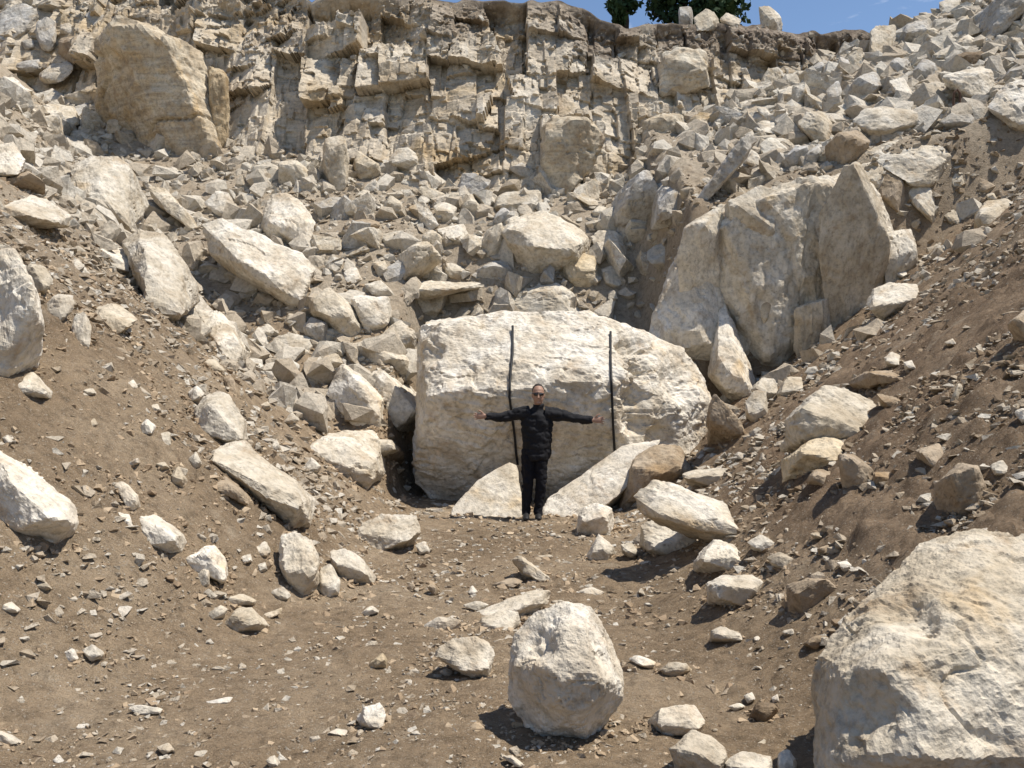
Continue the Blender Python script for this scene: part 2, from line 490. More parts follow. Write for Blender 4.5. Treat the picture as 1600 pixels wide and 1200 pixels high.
def joints(x, z, rg, amin, amax, soff, stilt, bias, dist=None):
    """split the face by straight joints; every piece is a plane with its own offset and tilt"""
    out = np.zeros(len(x)); d = np.full(len(x), 9.0)
    todo = [np.arange(len(x))]
    while todo:
        i = todo.pop()
        if len(i) < 3: continue
        px, pz = x[i], z[i]
        w, hh = np.ptp(px), np.ptp(pz)
        if w * hh < rg.uniform(amin, amax) and max(w, hh) < 2.2 * math.sqrt(amax):
            g1, g2 = rg.normal() * stilt, rg.normal() * stilt * 0.6 + bias
            out[i] = rg.normal() * soff + g1 * (px - px.mean()) + g2 * (pz - pz.mean())
            continue
        cx, cz = px.min() + w * rg.uniform(0.3, 0.7), pz.min() + hh * rg.uniform(0.3, 0.7)
        if w > hh * rg.uniform(0.55, 1.05): a = rg.normal() * 0.11; n0, n1 = math.cos(a), math.sin(a)
        else: a = rg.normal() * 0.20; n0, n1 = math.sin(a), math.cos(a)
        s = (px - cx) * n0 + (pz - cz) * n1
        d[i] = np.minimum(d[i], np.abs(s))
        todo += [i[s >= 0], i[s < 0]]
    return out, d

CLG = {}
def build_cliff():
    rg = np.random.default_rng(5)
    xs = np.concatenate([np.arange(-19, -13, 0.12), np.arange(-13, 12, 0.037), np.arange(12, 19, 0.12)])
    ss = np.concatenate([np.linspace(-0.15, 1, 215), [1.004, 1.01, 1.02, 1.04, 1.08, 1.2, 1.5, 2.5, 6, 20, 60]])
    X, SS = np.meshgrid(xs, ss)
    x, s = X.ravel(), SS.ravel()
    zb = 4.6
    rz = rim(x) + 0.16 * n2(x, 0 * x, 1.1, 33.5) + 0.10 * n2(x, 0 * x, 4.1, 35.5)
    z = zb + np.minimum(s, 1) * (rz - zb)
    y = CY(x, z)
    P = np.stack([x, y, z], 1)
    face = sstep(1.0, 0.93, s)
    wx = 0.05 * fbm(P * 3, 3, 0.6); wz = 0.05 * fbm(P * 3 + 8, 3, 0.6)
    b1, d1 = joints(x + wx, z + wz, rg, 1.5, 6.0, 0.22, 0.26, 0.04)
    b2, d2 = joints(x - wz, z + wx, rg, 0.25, 1.6, 0.10, 0.28, 0.05)
    b3, d3 = joints(x + wz, z - wx, rg, 0.03, 0.20, 0.022, 0.26, 0.0)
    rub = sstep(0.74, 0.92, s + 0.10 * n2(x, z, 0.8, 51.5))           # crumbly overburden below the rim
    def soften(a):                                             # joint edges worn, not stepped
        a = a.reshape(X.shape).copy()
        for _ in range(0):
            a[1:-1] = (a[:-2] + 2 * a[1:-1] + a[2:]) / 4; a[:, 1:-1] = (a[:, :-2] + 2 * a[:, 1:-1] + a[:, 2:]) / 4
        return a.ravel()
    b1, b2, b3 = soften(b1), soften(b2), soften(b3)
    y = y + face * (b1 + b2 * (0.4 + 0.6 * rub + 0.5 * sstep(-0.3, 0.3, n2(x, z, 0.5, 57.5))) + b3 + 0.12 * np.exp(-(d1 / 0.022) ** 2) * sstep(-0.1, 0.5, n2(x, z, 0.8, 59.5)) + 0.05 * np.exp(-(d2 / 0.02) ** 2) * sstep(-0.1, 0.5, n2(x, z, 1.3, 63.5))
                    + 0.045 * fbm(P * 3, 6, 0.7) + rub * (0.15 * fbm(P * 4, 3) + 0.05 * vn(P * 14)))
    z = z + face * 0.03 * fbm(P * 5 + 9, 3, 0.7)
    over = s > 1
    y = np.where(over, CY(x, rz) + (s - 1) * 4.0, y)
    z = np.where(over, rz - 0.02 * np.minimum(s - 1, 5) + 0.08 * n2(x, y, 1.5, 61.5) * 1.0, z)
    nr, nc = X.shape
    i = np.arange(nr * nc).reshape(nr, nc)
    F = np.stack([i[:-1, :-1], i[:-1, 1:], i[1:, 1:], i[1:, :-1]], -1).reshape(-1, 4)
    me = mk_mesh('quarry_cliff', np.stack([x, y, z], 1), F, smooth=False)
    CLG['P'] = np.stack([x, y, z], 1).reshape(nr, nc, 3)[:215]
    a = me.attributes.new('topsoil', 'FLOAT', 'POINT')
    ts = sstep(0.74, 0.94, s + 0.11 * n2(x, z, 0.9, 71.5) + 0.08 * n2(x, z, 3.5, 73.5)) * np.interp(x, [-8, -4, -1, 6, 10], [0.15, 0.4, 0.8, 1, 1])
    ts = np.where(over, 1.0, ts)
    a.data.foreach_set('value', ts.astype(np.float32))
    o = link('quarry_cliff', me, M_CLIFF)
    tag(o, 'jointed beige limestone quarry face under dark topsoil', 'cliff', kind='structure')
    return o

GROUND = build_ground()
CLIFF = build_cliff()

# ------------------------------------------------------------------ rocks
TILE = dict(A=(0, 0), B=(530, 0), C=(1060, 0), D=(0, 400), E=(530, 400), F=(1060, 400), G=(0, 800), H=(530, 800), I=(1060, 800), M=None)
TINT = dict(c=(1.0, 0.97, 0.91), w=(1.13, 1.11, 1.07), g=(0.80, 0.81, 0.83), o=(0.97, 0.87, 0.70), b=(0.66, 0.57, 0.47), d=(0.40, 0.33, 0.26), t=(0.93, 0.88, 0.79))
OUTLINES = []                        # picture outlines already taken (used to keep loose rubble from crowding them)
def px_outline(tile, s):
    q = [tuple(float(a) for a in t.split(',')) for t in s.split()]
    if tile == 'M': return np.array(q)
    ox, oy = TILE[tile]
    return np.array([(ox + a * 0.3375, oy + b * 0.3375) for a, b in q])

def simplify(O, n=8):
    O = O.copy()
    while len(O) > n:
        a, b = np.roll(O, 1, 0), np.roll(O, -1, 0)
        ar = np.abs((O[:, 0] - a[:, 0]) * (b[:, 1] - a[:, 1]) - (O[:, 1] - a[:, 1]) * (b[:, 0] - a[:, 0]))
        O = np.delete(O, ar.argmin(), 0)
    return O

def rock_surface(P, size, L, seed, rough=1.0, rnd=1, chips=5, strata=0.0, keep=(0.80, 0.97), grain=1.0, bias=(0, -0.5, 0.25)):
    rg = np.random.default_rng(seed + 5000)
    V, F = planed(P, L, rg, chips, keep, bias)
    if rnd > 1: V = laplace(V, F, rnd - 1, 0.4)
    N = vnormals(V, F)
    off = np.array([seed * 3.17, seed * 1.71, seed * 2.33])
    Q = V / size * np.array([1, 1, grain]) + off
    d = 0.022 * fbm(Q * 1.8, 2)
    for k, amp in ((0, 0.034), (1, 0.022)):                                     # broken ledges along two fracture directions
        dv = rg.normal(size=3); dv /= np.linalg.norm(dv)
        st = (Q @ dv) * (3.2 + 3.5 * k) + 0.55 * fbm(Q * 2.2 + 5 * k, 4, 0.6) * 2
        fl = st - np.floor(st)
        msk = sstep(-0.5, 0.3, vn(Q * 1.4 + 11 * k))
        d = d + amp * msk * (fl - sstep(0.82, 1.0, fl) * 1.0) * (0.6 + 0.8 * vn(Q * 3 + 2))
    cr = np.abs(vn(Q * np.array([2.3, 2.3, 3.6]) + 9)); d = d - 0.025 * np.exp(-(cr / 0.03) ** 2) * sstep(0.1, 0.4, vn(Q * 1.7 + 3))
    d = d + 0.034 * fbm(Q * 4, 6, 0.68) - 0.03 * np.maximum(0, vn(Q * 10) - 0.45)
    if strata:
        zz = (V[:, 2] * 3.1 + 0.5 * fbm(Q * 1.5, 2)); d = d + strata * (np.abs((zz % 1.0) - 0.5) * 2 + 0.6 * vn(np.stack([zz * 3.3, Q[:, 0], Q[:, 1]], 1)))
    V = V + N * (d * size * rough)[:, None]
    return V, F

def solid_from_outline(O, terr, r, p, seed, d0=None, lean=0.35, thick=0.75, extra=None, margin=0.02, keel=True):
    """closed rock body: its own distance, real size and thickness"""
    rg = np.random.default_rng(seed)
    u, v = O[:, 0], O[:, 1]
    w, h = np.ptp(u), np.ptp(v)
    if d0 is None:
        d0 = float(np.median(np.sort(terr[v > v.max() - 0.35 * h])))
    k = d0 / FPX
    T = thick * min(w, h) * k
    lean_i = lean * (v.max() - v) * k
    d = np.minimum(d0 + lean_i, terr - margin)
    low = v > v.min() + 0.55 * h
    d = np.where(low, np.clip(terr - margin, d0 - 1.2 * T, d0 + 1.2 * T) + (0.22 * T if keel else 0.0), d)
    P = [at(a, b, c) for a, b, c in zip(u, v, d)]
    cu, cv = u.mean(), v.mean()
    # ridge: where the lit upper face breaks over into the front face
    vr = v.min() + r * h
    lo, hi = [], []
    for a, b in zip(O, np.roll(O, -1, 0)):
        if (a[1] - vr) * (b[1] - vr) <= 0 and a[1] != b[1]:
            lo.append(a[0] + (b[0] - a[0]) * (vr - a[1]) / (b[1] - a[1]))
    if len(lo) >= 2: ul, ur = min(lo), max(lo)
    else: ul, ur = u.min(), u.max()
    dm = np.interp(0.5, [0, 1], [d.min(), np.median(d)])
    tilt = rg.normal() * 0.12
    for f in (0.12, 0.86):
        f += rg.uniform(-0.06, 0.06)
        P.append(at(ul + (ur - ul) * f, vr + h * (tilt * (f - 0.5) * 2), dm - p * T * rg.uniform(0.8, 1.1)))
    f = rg.uniform(0.3, 0.7)
    P.append(at(ul + (ur - ul) * f, vr + h * rg.uniform(-0.12, 0.12), dm - p * T * rg.uniform(1.0, 1.25)))
    a = O[rg.integers(len(O))]; f = rg.uniform(0.5, 0.7)
    P.append(at(cu + (a[0] - cu) * f, cv + (a[1] - cv) * f, dm - p * T * rg.uniform(0.6, 0.9)))
    if extra:
        for a, b, c in extra: P.append(at(a, b, dm - c * T))
    for a, b, c in zip(u, v, d):
        P.append(at(cu + (a - cu) * 0.72, cv + (b - cv) * 0.72 + 0.05 * h, c + T * 0.75))
    if keel:                                                  # foot of the rock, bedded in the soil
        for a, b, c in zip(u[low], v[low], d[low]):
            y = c + 0.35 * T; x = (cu + (a - cu) * 0.8 - 800) / FPX * y
            z = float(G(np.array([x]), np.array([y]))[0]) - 0.06 - 0.1 * T
            rz = float(rim(np.array([x]))[0]); edge = y > float(CY(np.array([x]), np.array([rz]))[0]) - 0.3
            if edge: z = max(z, rz - 0.12)
            if edge or 600 - (z - CAMZ) / y * FPX < v.max() + 0.04 * h: P.append(np.array([x, y, z]))
    return np.array(P), d0, k

NROCK = [0]
PICT = []
TONE = dict(c='pale', w='white', g='grey', o='ochre', b='brown', d='dark', t='tan')
def make_rock(name, label, group, O, r, p, col, terr, parent=None, d0=None, lean=0.35, thick=0.75, extra=None, rough=1.0, rnd=1, cat='rock', Lpx=4.1, mat=None, margin=0.02, keel=True, strata=0.0, chips=5, grain=1.0, keep=(0.80, 0.97), bias=(0, -0.5, 0.25)):
    NROCK[0] += 1
    seed = NROCK[0]
    P, d0, k = solid_from_outline(O, terr, r, p, seed, d0, lean, thick, extra, margin, keel)
    size = math.sqrt(np.ptp(O[:, 0]) * np.ptp(O[:, 1])) * k
    V, F = rock_surface(P, size, max(Lpx, 1.5) * k, seed, rough, rnd, chips, strata, keep, grain, bias)
    base = np.array([V[:, 0].mean(), V[:, 1].mean(), V[:, 2].min()])
    me = mk_mesh(name, V - base, F, smooth=False)
    o = link(name, me, mat or M_ROCK, parent, base)
    j = np.random.default_rng(seed + 999).uniform(0.92, 1.06)
    t = TINT[col]
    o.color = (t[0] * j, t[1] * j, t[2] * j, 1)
    if parent is None: tag(o, label, cat, group or None)
    if parent is None:
        OUTLINES.append(O); PICT.append((o, O.mean(0), TONE[col]))
    return o

ROCKS = '''
A .9 .4 g boulder; big grey boulder in the top left corner of the picture;;0,60 90,10 150,30 185,75 150,130 80,195 0,205 -60,150
A .7 .4 g rock; upright grey rock right of the top left corner boulder;;165,100 215,75 260,95 265,170 240,245 195,230 165,160
A .7 .4 w rock;;UL;275,115 325,105 350,135 320,160 275,155
A .6 .4 g rock; blunt grey rock on top of the upper left rock heap;;395,60 450,45 495,70 500,130 470,165 420,140
A .2 .4 b rock; brown shaded rock in the upper left rock heap;;270,180 380,160 385,260 340,300 270,250
A .8 .4 c slab; flat topped pale slab left of the ochre cliff block;;180,340 235,295 340,285 345,320 300,370 220,390 185,370
A .6 .4 g rock;;UL;60,290 180,270 190,320 120,340 60,330
A .6 .4 g rock;;UL;10,230 60,215 70,260 20,285
A .6 .4 g rock;;UL;100,190 150,175 165,220 120,240
A .85 .4 w rock; white rock at the left edge above the bare soil;;-20,400 80,390 160,420 150,450 80,450 -10,470
A .7 .4 c rock; pale rock tucked below the upper left rock heap;;175,450 230,405 300,440 330,480 280,500 200,480
A .85 .35 c ledge_rock; long pale ledge rock just left of the ochre cliff block;;140,500 250,480 340,490 390,590 300,590 200,540
A .9 .4 w stone; flat oval white stone on soil below the ochre cliff block;;315,615 360,600 415,625 420,645 380,655 335,640
A .85 .45 w boulder; white boulder cut by the left edge, above a dark gap;;-40,660 60,655 115,740 110,790 60,815 0,820 -40,800
A .2 .4 b slab; shaded brown slab under the white boulder at the left edge;;20,830 130,790 210,850 215,900 130,890 40,880
A .85 .4 c boulder; broad pale boulder at the left edge, upper slope;;-20,960 60,920 150,905 220,920 330,1000 320,1050 240,1040 120,1060 -20,1050
A .88 .55 c boulder; large rounded pale boulder high on the left slope;;325,770 420,725 540,725 600,760 640,850 690,950 640,1020 590,1070 520,1085 470,1050 420,980 340,900
A .5 .35 t slab; tan slanting slab behind the large rounded left boulder;;680,860 760,870 930,1040 915,1090 850,1040 720,940
A .55 .4 w boulder; pointed white boulder standing left of centre below the cliff;;1200,1070 1215,990 1260,900 1310,880 1400,940 1465,1030 1455,1120 1430,1165 1300,1130 1220,1100
A .85 .4 w rock; small white rock left of the pointed white boulder;;945,940 1000,880 1060,890 1100,960 1090,1020 1000,1000
A .1 .3 t rock; tan block at the cliff foot above the pointed boulder;;1285,750 1370,740 1440,790 1450,880 1380,870 1290,860
A .3 .3 t rock; broken tan block at the cliff foot, left of centre;;1500,640 1600,620 1620,760 1600,900 1540,900 1480,800
D .88 .45 c boulder; cream boulder lying below the large rounded left boulder;;560,-60 650,-130 760,-110 850,0 905,90 930,200 890,270 800,300 700,270 645,200 640,100
M .62 .5 w boulder; long white slab-like boulder sloping down left of the rubble;;318,352 345,342 400,370 470,395 492,420 480,465 470,492 420,470 370,435 330,395
D .8 .4 w rock; flat pale rock between two large boulders on the left slope;;440,-40 520,-50 620,-20 630,70 560,60 470,20
D .55 .45 w boulder; tall pale boulder cut by the left edge, middle height;;-60,-60 30,-80 80,40 150,110 210,290 190,400 100,480 60,560 0,600 -60,560
D .7 .35 t rock; tan rock right of the tall left edge boulder, upper one;;95,80 140,30 210,50 245,110 200,185 150,170
D .9 .3 w rock; whitish dusty rock right of the tall left edge boulder;;210,220 260,170 340,180 350,240 290,300 220,260
D .8 .3 c rock; narrow pale rock stuck in soil near the left edge;;340,280 390,250 425,330 415,440 370,420 330,340
D .6 .35 t slab; thin tan slab half buried under the cream boulder;;440,230 520,210 640,290 590,330 520,370 430,310
D .7 .4 c stone; slim pale stone high on the left slope;;330,20 360,10 425,90 395,100 340,50
D .6 .5 c slab; wedge-shaped slab beside the dark hollow at the left edge;;70,590 150,530 250,630 245,670 150,660 60,650
D .65 .55 c rock; blocky oblong rock leaning down the middle left slope;;910,250 1000,235 1060,300 1120,400 1165,450 1130,510 1070,520 1010,450 950,370
D .6 .4 t stone; upper of two narrow stones under the oblong leaning rock;;940,480 990,475 1045,530 1030,555 980,530
D .3 .4 b stone; lower of two narrow stones under the oblong leaning rock;;1030,560 1070,550 1115,640 1095,680 1050,630
D .7 .5 w stone; small white cube-like stone above the long left boulder;;870,630 910,595 950,635 920,690 880,670
D .8 .3 c rock; dusty pale rock just above the long left boulder;;940,650 1000,620 1060,650 1130,760 1150,850 1050,880 960,850 900,800 890,740
D .55 .6 c boulder; long sausage-shaped boulder lying down the left slope;;940,920 1010,880 1130,870 1230,930 1370,1040 1460,1130 1475,1200 1440,1270 1340,1260 1200,1130 1060,1020
D .5 .5 b rock; brown rock beneath the long sausage-shaped boulder;;995,1060 1040,1015 1120,1080 1180,1140 1160,1170 1080,1130 1010,1090
D .6 .4 w slab; small tilted white slab on the lower left slope;;520,1050 575,1040 640,1110 655,1175 600,1185 560,1110
D .88 .5 w boulder; long white boulder at the left edge, lower slope;;-60,880 0,895 110,990 200,1060 290,1160 370,1240 340,1290 250,1340 200,1330 100,1290 0,1230 -60,1220
D .5 .4 t stone;;LS;790,1010 825,970 870,1040 850,1085 800,1060
D .8 .4 w stone;;LS;640,790 680,750 725,790 700,835 650,820
D .7 .4 c stone;;LS;740,820 790,810 795,870 760,890 735,850
D .6 .4 c stone;;LS;870,940 910,900 940,970 900,990
D .7 .4 w stone;;LS;580,590 620,570 640,610 600,630
D .7 .4 w stone;;LS;5,840 40,825 65,860 30,880
D .6 .4 t stone;;LS;400,760 440,750 460,790 420,800
D .6 .4 c stone;;LS;380,620 430,610 450,640 400,650
D .6 .4 t stone;;LS;690,690 730,680 750,720 700,730
D .5 .4 t stone;;LS;720,960 760,950 790,985 740,995
D .6 .4 c stone;;LS;590,960 640,930 650,960 600,980
D .5 .5 c stone;;LM;1190,340 1240,310 1290,360 1250,390
D .5 .5 c stone;;LM;1310,310 1340,260 1400,300 1380,340
D .7 .4 c rock; squat pale rock left of the tilted ochre boulder;;1260,380 1350,355 1450,380 1450,450 1360,480 1280,440
D .5 .5 c stone;;LM;1400,500 1480,440 1510,540 1450,570
D .5 .5 t stone;;LM;1480,460 1560,450 1600,500 1520,540
D .6 .4 c stone;;LM;1410,970 1440,930 1490,970 1470,1010 1430,1000
D .6 .4 c stone;;LM;1310,770 1350,720 1390,760 1350,790
D .6 .4 c stone;;LM;1250,880 1280,840 1300,900 1270,910
D .5 .4 t stone;;LM;1200,690 1240,670 1260,710 1220,720
D .3 .5 g rock; rounded grey rock in shade under the tilted ochre boulder;;1400,330 1440,280 1520,310 1535,380 1500,430 1430,400
M .5 .5 t boulder; tilted ochre-sided boulder left of the block's upper corner;;480,460 510,443 545,470 572,525 550,535 510,510 485,490
B .5 .5 t rock; tilted rock with shaded left side below the cliff;;60,770 80,690 190,760 200,810 160,830 90,840
B .6 .5 c rock; pale rock perched on the dirt ramp under the cliff;;230,740 260,690 320,680 375,720 370,770 330,790 260,780
B .3 .4 g slab; thin dark-bottomed slab in the recess of the cliff foot;;780,780 850,750 905,790 900,815 840,825
B .4 .5 t rock;;BR;180,990 240,900 290,940 305,1000 240,1010
B .5 .5 t rock;;BR;310,960 360,940 430,1000 370,1020
B .4 .5 c rock;;BR;430,950 490,935 545,960 530,1030 460,1040
B .4 .5 t rock;;BR;550,970 610,890 670,980 650,1020 560,1020
B .6 .5 c rock;;BR;640,900 700,890 730,940 690,970
B .55 .5 c rock; wide pale block at the top of the central rubble;;700,970 740,890 930,880 945,960 880,980 780,990 720,975
B .3 .5 g rock; dark fronted rock above the big central rubble boulder;;700,1060 720,990 760,955 800,990 760,1040
B .5 .5 t rock;;BR;500,890 560,890 580,940 520,950
B .5 .5 b rock;;BR;20,1030 130,1010 190,1030 190,1070 80,1085 20,1070
B .7 .5 c rock;;BR;160,1090 290,1060 330,1110 250,1150
B .5 .5 t rock;;BR;280,1150 350,1100 380,1160 340,1190
B .3 .5 t rock;;BR;370,1100 430,1060 500,1130 480,1170 400,1160
B .7 .5 w rock; bright wedge rock left of the big central rubble boulder;;440,1060 580,1030 600,1080 580,1140 520,1130
M .42 .7 c boulder; biggest faceted boulder in the middle of the rubble;;780,365 800,340 850,328 885,345 918,372 920,400 905,432 870,442 830,440 795,412
B .8 .5 w rock; white rock right of the biggest rubble boulder;;1165,1100 1200,1065 1280,1070 1340,1160 1320,1210 1190,1200
M .08 .4 g boulder; grey shaded wedge boulder below the cliff, right of centre;;940,355 965,300 1015,270 1035,300 1015,345 1000,375 975,382
M .6 .5 g boulder; lit grey boulder right of the shaded wedge boulder;;1015,345 1045,300 1090,270 1112,285 1080,330 1050,355 1015,362
M .15 .5 t rock; shaded rock left of the biggest rubble boulder;;745,402 760,360 785,347 790,400 770,412
B .6 .5 t stone;;BR;1165,990 1200,950 1240,960 1230,1000 1180,1010
C .85 .5 t rock; yellowish rock on the cliff rim below the trees;;70,80 130,35 190,70 200,120 110,145 80,130
C .8 .5 w rock; white rock on the rim touching the yellowish rock;;185,80 220,55 290,90 280,130 210,110
C .9 .5 w rock; bright white rock on the rim against the sky;;370,30 420,25 485,85 450,100 410,105 375,70
C .6 .5 g rock; grey rock on the rim at the foot of the trees;;0,30 60,30 70,80 30,100 0,90
C .75 .45 t boulder; layered yellowish boulder at the left end of the upper pile;;890,120 1010,105 1000,200 980,260 920,320 880,270
C .4 .5 g boulder; grey boulder beside the layered yellowish boulder;;1000,170 1060,110 1150,90 1180,150 1130,200 1040,210
C .7 .5 c rock; pale rock topping the upper right pile against the sky;;1200,10 1310,-20 1300,50 1220,60
C .25 .6 g slab; huge grey slab leaning in the top right corner;;1360,100 1600,-100 1680,-20 1600,90 1430,210 1380,170
C .6 .5 c rock;;UR;1150,200 1220,165 1280,200 1250,250 1160,240
C .7 .5 c slab; long pale slab left of the huge leaning slab;;1220,140 1340,70 1360,110 1270,170 1230,180
C .6 .5 c rock;;UR;1180,250 1290,190 1280,290 1250,300 1190,290
C .5 .5 w rock; white topped rock under the huge leaning slab;;1280,190 1340,160 1395,190 1400,240 1290,250
C .2 .5 d rock; dark shaded rock under the white topped rock;;1270,260 1330,240 1400,240 1470,260 1350,310 1280,300
C .5 .5 g rock;;UR;720,320 745,260 790,280 805,330 760,340
C .3 .5 g rock;;UR;580,330 660,280 700,320 680,350 600,360
C .6 .5 c slab;;UR;600,370 650,345 755,350 730,375 650,390
C .5 .5 g rock;;UR;680,420 740,370 760,420 740,480 690,505
C .3 .6 g boulder; tall dark-faced boulder in the middle of the upper right pile;;770,470 800,390 860,340 910,335 950,390 920,440 850,490
C .25 .5 g boulder; shaded boulder above the tall dark-faced one;;930,345 1000,265 1060,270 1085,310 1040,360 960,360
C .4 .5 g boulder; rounded grey boulder in the upper right pile;;1085,330 1140,260 1190,290 1210,350 1150,400 1090,400
C .6 .5 w rock; knobbly whitish rock below the shaded boulder;;970,370 1040,360 1080,420 1095,470 1040,480 990,420
C .6 .5 c rock;;UR;1130,410 1180,385 1225,420 1220,460 1180,480 1140,450
C .75 .5 w boulder; big speckled pale boulder behind the bent steel bar;;1220,350 1300,340 1400,310 1465,330 1475,400 1420,480 1330,460 1240,410
C .8 .55 w boulder; large white boulder at the right edge, upper slope;;1430,500 1480,410 1560,370 1640,360 1680,500 1640,620 1560,620 1500,560
C .4 .5 g boulder; grey boulder at the right edge above the large white one;;1480,380 1530,320 1620,290 1640,370 1540,390
C .6 .5 c slab; long pointed slab lying across the top of the right slope;;805,560 850,510 940,490 1060,510 1210,520 1180,560 1030,600 920,660 860,610
C .7 .5 c rock;;UR;690,520 770,475 810,500 750,560 700,560
C .75 .55 t boulder; yellowish many-sided boulder above the shaded brown boulder;;545,570 590,520 680,515 720,570 700,650 650,680 590,640
C .7 .5 c boulder; rounded pale boulder left of the yellowish boulder;;370,670 420,635 500,640 545,670 490,730 420,745 380,700
C .2 .5 b boulder; dark brown boulder below the yellowish many-sided boulder;;680,680 740,610 830,600 900,660 850,730 760,780 690,770
C .2 .5 g rock; grey wedge under the yellowish boulder, left one;;490,730 540,680 610,670 590,760 520,780
C .4 .5 g rock; slim grey rock against the dark brown boulder;;580,720 660,660 670,700 630,770 580,775
C .6 .5 c rock;;UR;340,600 370,555 450,560 530,640 420,620 350,620
C .5 .5 c rock;;UR;355,490 400,490 455,560 420,575 380,530
C .6 .5 c rock;;UR;440,520 490,500 530,540 480,570
C .6 .5 c rock;;UR;260,480 350,455 340,500 280,510
C .6 .5 w rock;;UR;560,460 610,420 650,480 600,490
C .5 .5 c rock;;UR;290,760 350,690 410,770 350,790
C .6 .5 g slab; pale slab under the bent steel bar;;1190,570 1270,520 1370,530 1370,590 1250,600
C .2 .4 g slab; thin leaning slab edge right of the orange cliff stain;;60,960 170,800 330,620 370,640 200,820 90,970
C .85 .5 c ledge_rock; broad pale ledge rock at the head of the right slope;;850,710 1010,640 1130,640 1280,700 1300,740 1210,800 1190,880 1060,870 950,780
C .15 .4 b rock; brown shaded rock under the broad pale ledge;;920,900 1040,870 1060,960 1030,1010 950,950
C .6 .5 c rock; sharp pale rock pointing down below the broad ledge;;1060,880 1130,850 1200,960 1190,1060 1140,1000 1070,940
C .5 .4 c rock; slanting rock left of the broad pale ledge;;830,770 900,760 970,860 920,890 850,820
C .6 .5 t boulder; tan boulder in the dark soil near the right edge;;1370,1000 1420,930 1520,910 1560,930 1500,1000 1430,1060 1370,1070
C .6 .4 t stone;;RS;1230,1000 1300,980 1320,1030 1260,1050
C .6 .4 t stone;;RS;1260,840 1310,830 1330,870 1270,880
C .4 .4 b stone;;RS;1370,890 1440,840 1480,860 1420,910
C .6 .4 c stone;;RS;1420,900 1460,890 1480,930 1440,940
E .7 .5 w rock; pale rock left of the block's upper corner;;50,190 110,180 230,190 250,290 190,350 130,360 80,290
E .6 .5 c rock; blunt rock touching the block's upper left corner;;180,370 280,290 350,350 360,440 290,450 200,400
E .6 .5 c boulder; oblong boulder wedged left of the block;;20,410 150,390 200,380 330,480 330,570 300,600 200,530 80,460
E .85 .5 w boulder; bright white boulder against the block's left side;;110,540 190,500 300,600 385,680 370,800 310,820 200,720
E .85 .5 w boulder; bright white boulder, second one left of the block;;0,490 100,550 200,660 220,750 170,830 100,800 0,720 -60,640
E .72 .55 c boulder; flat topped cream boulder left of the block's foot;;-130,900 -100,830 0,820 90,880 150,970 220,1000 170,1070 120,1090 0,1020 -100,980
E .7 .5 w rock; small white rock on the flat topped cream boulder;;10,820 80,810 140,860 120,900 50,860
E .5 .5 t rock; tan rock in the gap left of the block;;120,840 250,850 280,900 180,940 130,920
E .2 .5 d rock; dark rock in the shadow gap left of the block;;190,930 270,880 310,920 290,960 200,970
E .9 .4 c boulder; domed pale boulder directly on top behind the block;;740,170 800,190 950,160 1010,130 1080,170 1130,230 1160,270 900,275 760,250
E .5 .4 c slab; long thin flat slab behind the block's left top;;280,160 320,120 430,130 680,120 680,145 560,170 470,190 380,205 300,200
E .2 .5 t boulder; shaded boulder above the long thin flat slab;;265,0 400,-80 480,20 400,90 290,130 265,80
E .6 .5 c rock;;BR;480,30 520,30 600,100 560,120 490,80
E .2 .5 g rock; grey rock in the shadow of the biggest rubble boulder;;610,70 720,20 780,30 820,100 760,130 620,110
E .4 .5 o boulder; ochre boulder leaning on the biggest rubble boulder;;1030,50 1100,-20 1180,0 1205,100 1160,160 1090,170 1040,110
E .7 .5 c rock;;BR;1210,60 1270,40 1330,110 1290,160 1220,130
E .7 .5 c rock;;BR;110,130 190,110 240,160 270,190 150,180
E .7 .5 w rock;;BR;20,60 80,50 110,110 60,140 20,110
E .6 .5 c rock;;BR;150,30 210,20 240,80 180,100
E .4 .5 t stone;;BR;490,190 540,150 570,190 530,215
M .6 .55 w boulder; pale boulder behind the block's right shoulder;;1010,528 1060,500 1125,478 1140,500 1138,540 1120,578 1085,572 1040,548
E .35 .5 b boulder; soil-covered dark boulder right of the man;;1280,1080 1370,920 1490,860 1600,870 1620,1000 1500,1040 1390,1160 1290,1180
E .55 .55 w rock; small two-toned rock at the foot of the soil-covered boulder;;1110,1170 1190,1130 1260,1160 1275,1230 1250,1290 1190,1300 1100,1290
F .45 .6 w boulder; angular pale boulder right of the block with dark underside;;135,550 190,500 265,475 330,510 360,580 340,650 260,680 180,620
F .6 .5 c rock; upright rock between the angular boulder and the dirt slope;;305,680 350,620 410,620 415,740 360,780 310,750
F .1 .5 b slab; pyramid-shaped slab with pale edge right of the block;;160,640 340,840 140,880 130,750
F .55 .55 t boulder; large tan boulder half buried in the right slope;;480,900 500,760 560,680 680,600 770,610 850,640 920,680 940,740 930,830 880,850 780,850 740,820 600,870
F .4 .55 o rock; ochre arched rock in front of the large tan boulder;;480,950 580,890 650,820 740,820 770,860 740,950 600,970 520,1060 490,1060
F .4 .5 b rock; small rock under the ochre arched rock;;590,1030 640,980 710,1000 700,1080 600,1090
F .15 .5 b rock; brown triangular rock right of the ochre arched rock;;740,920 820,920 900,990 860,1070 770,1110 750,1010
F .4 .4 b rock; low brown rock at the tip of the triangular rock;;900,1000 980,1000 1025,1040 900,1070
F .55 .6 c boulder; pale overhanging boulder high on the right dirt slope;;860,220 890,150 980,120 1110,130 1120,190 1060,230 980,250 950,310 900,260
F .2 .5 b rock; shaded brown rock lying on the right dirt slope;;780,590 860,540 990,530 1050,570 1000,600 880,620 800,600
F .5 .6 c rock; flat pale rock at the foot of the right dirt slope;;10,1010 100,985 240,980 260,1030 180,1070 50,1060
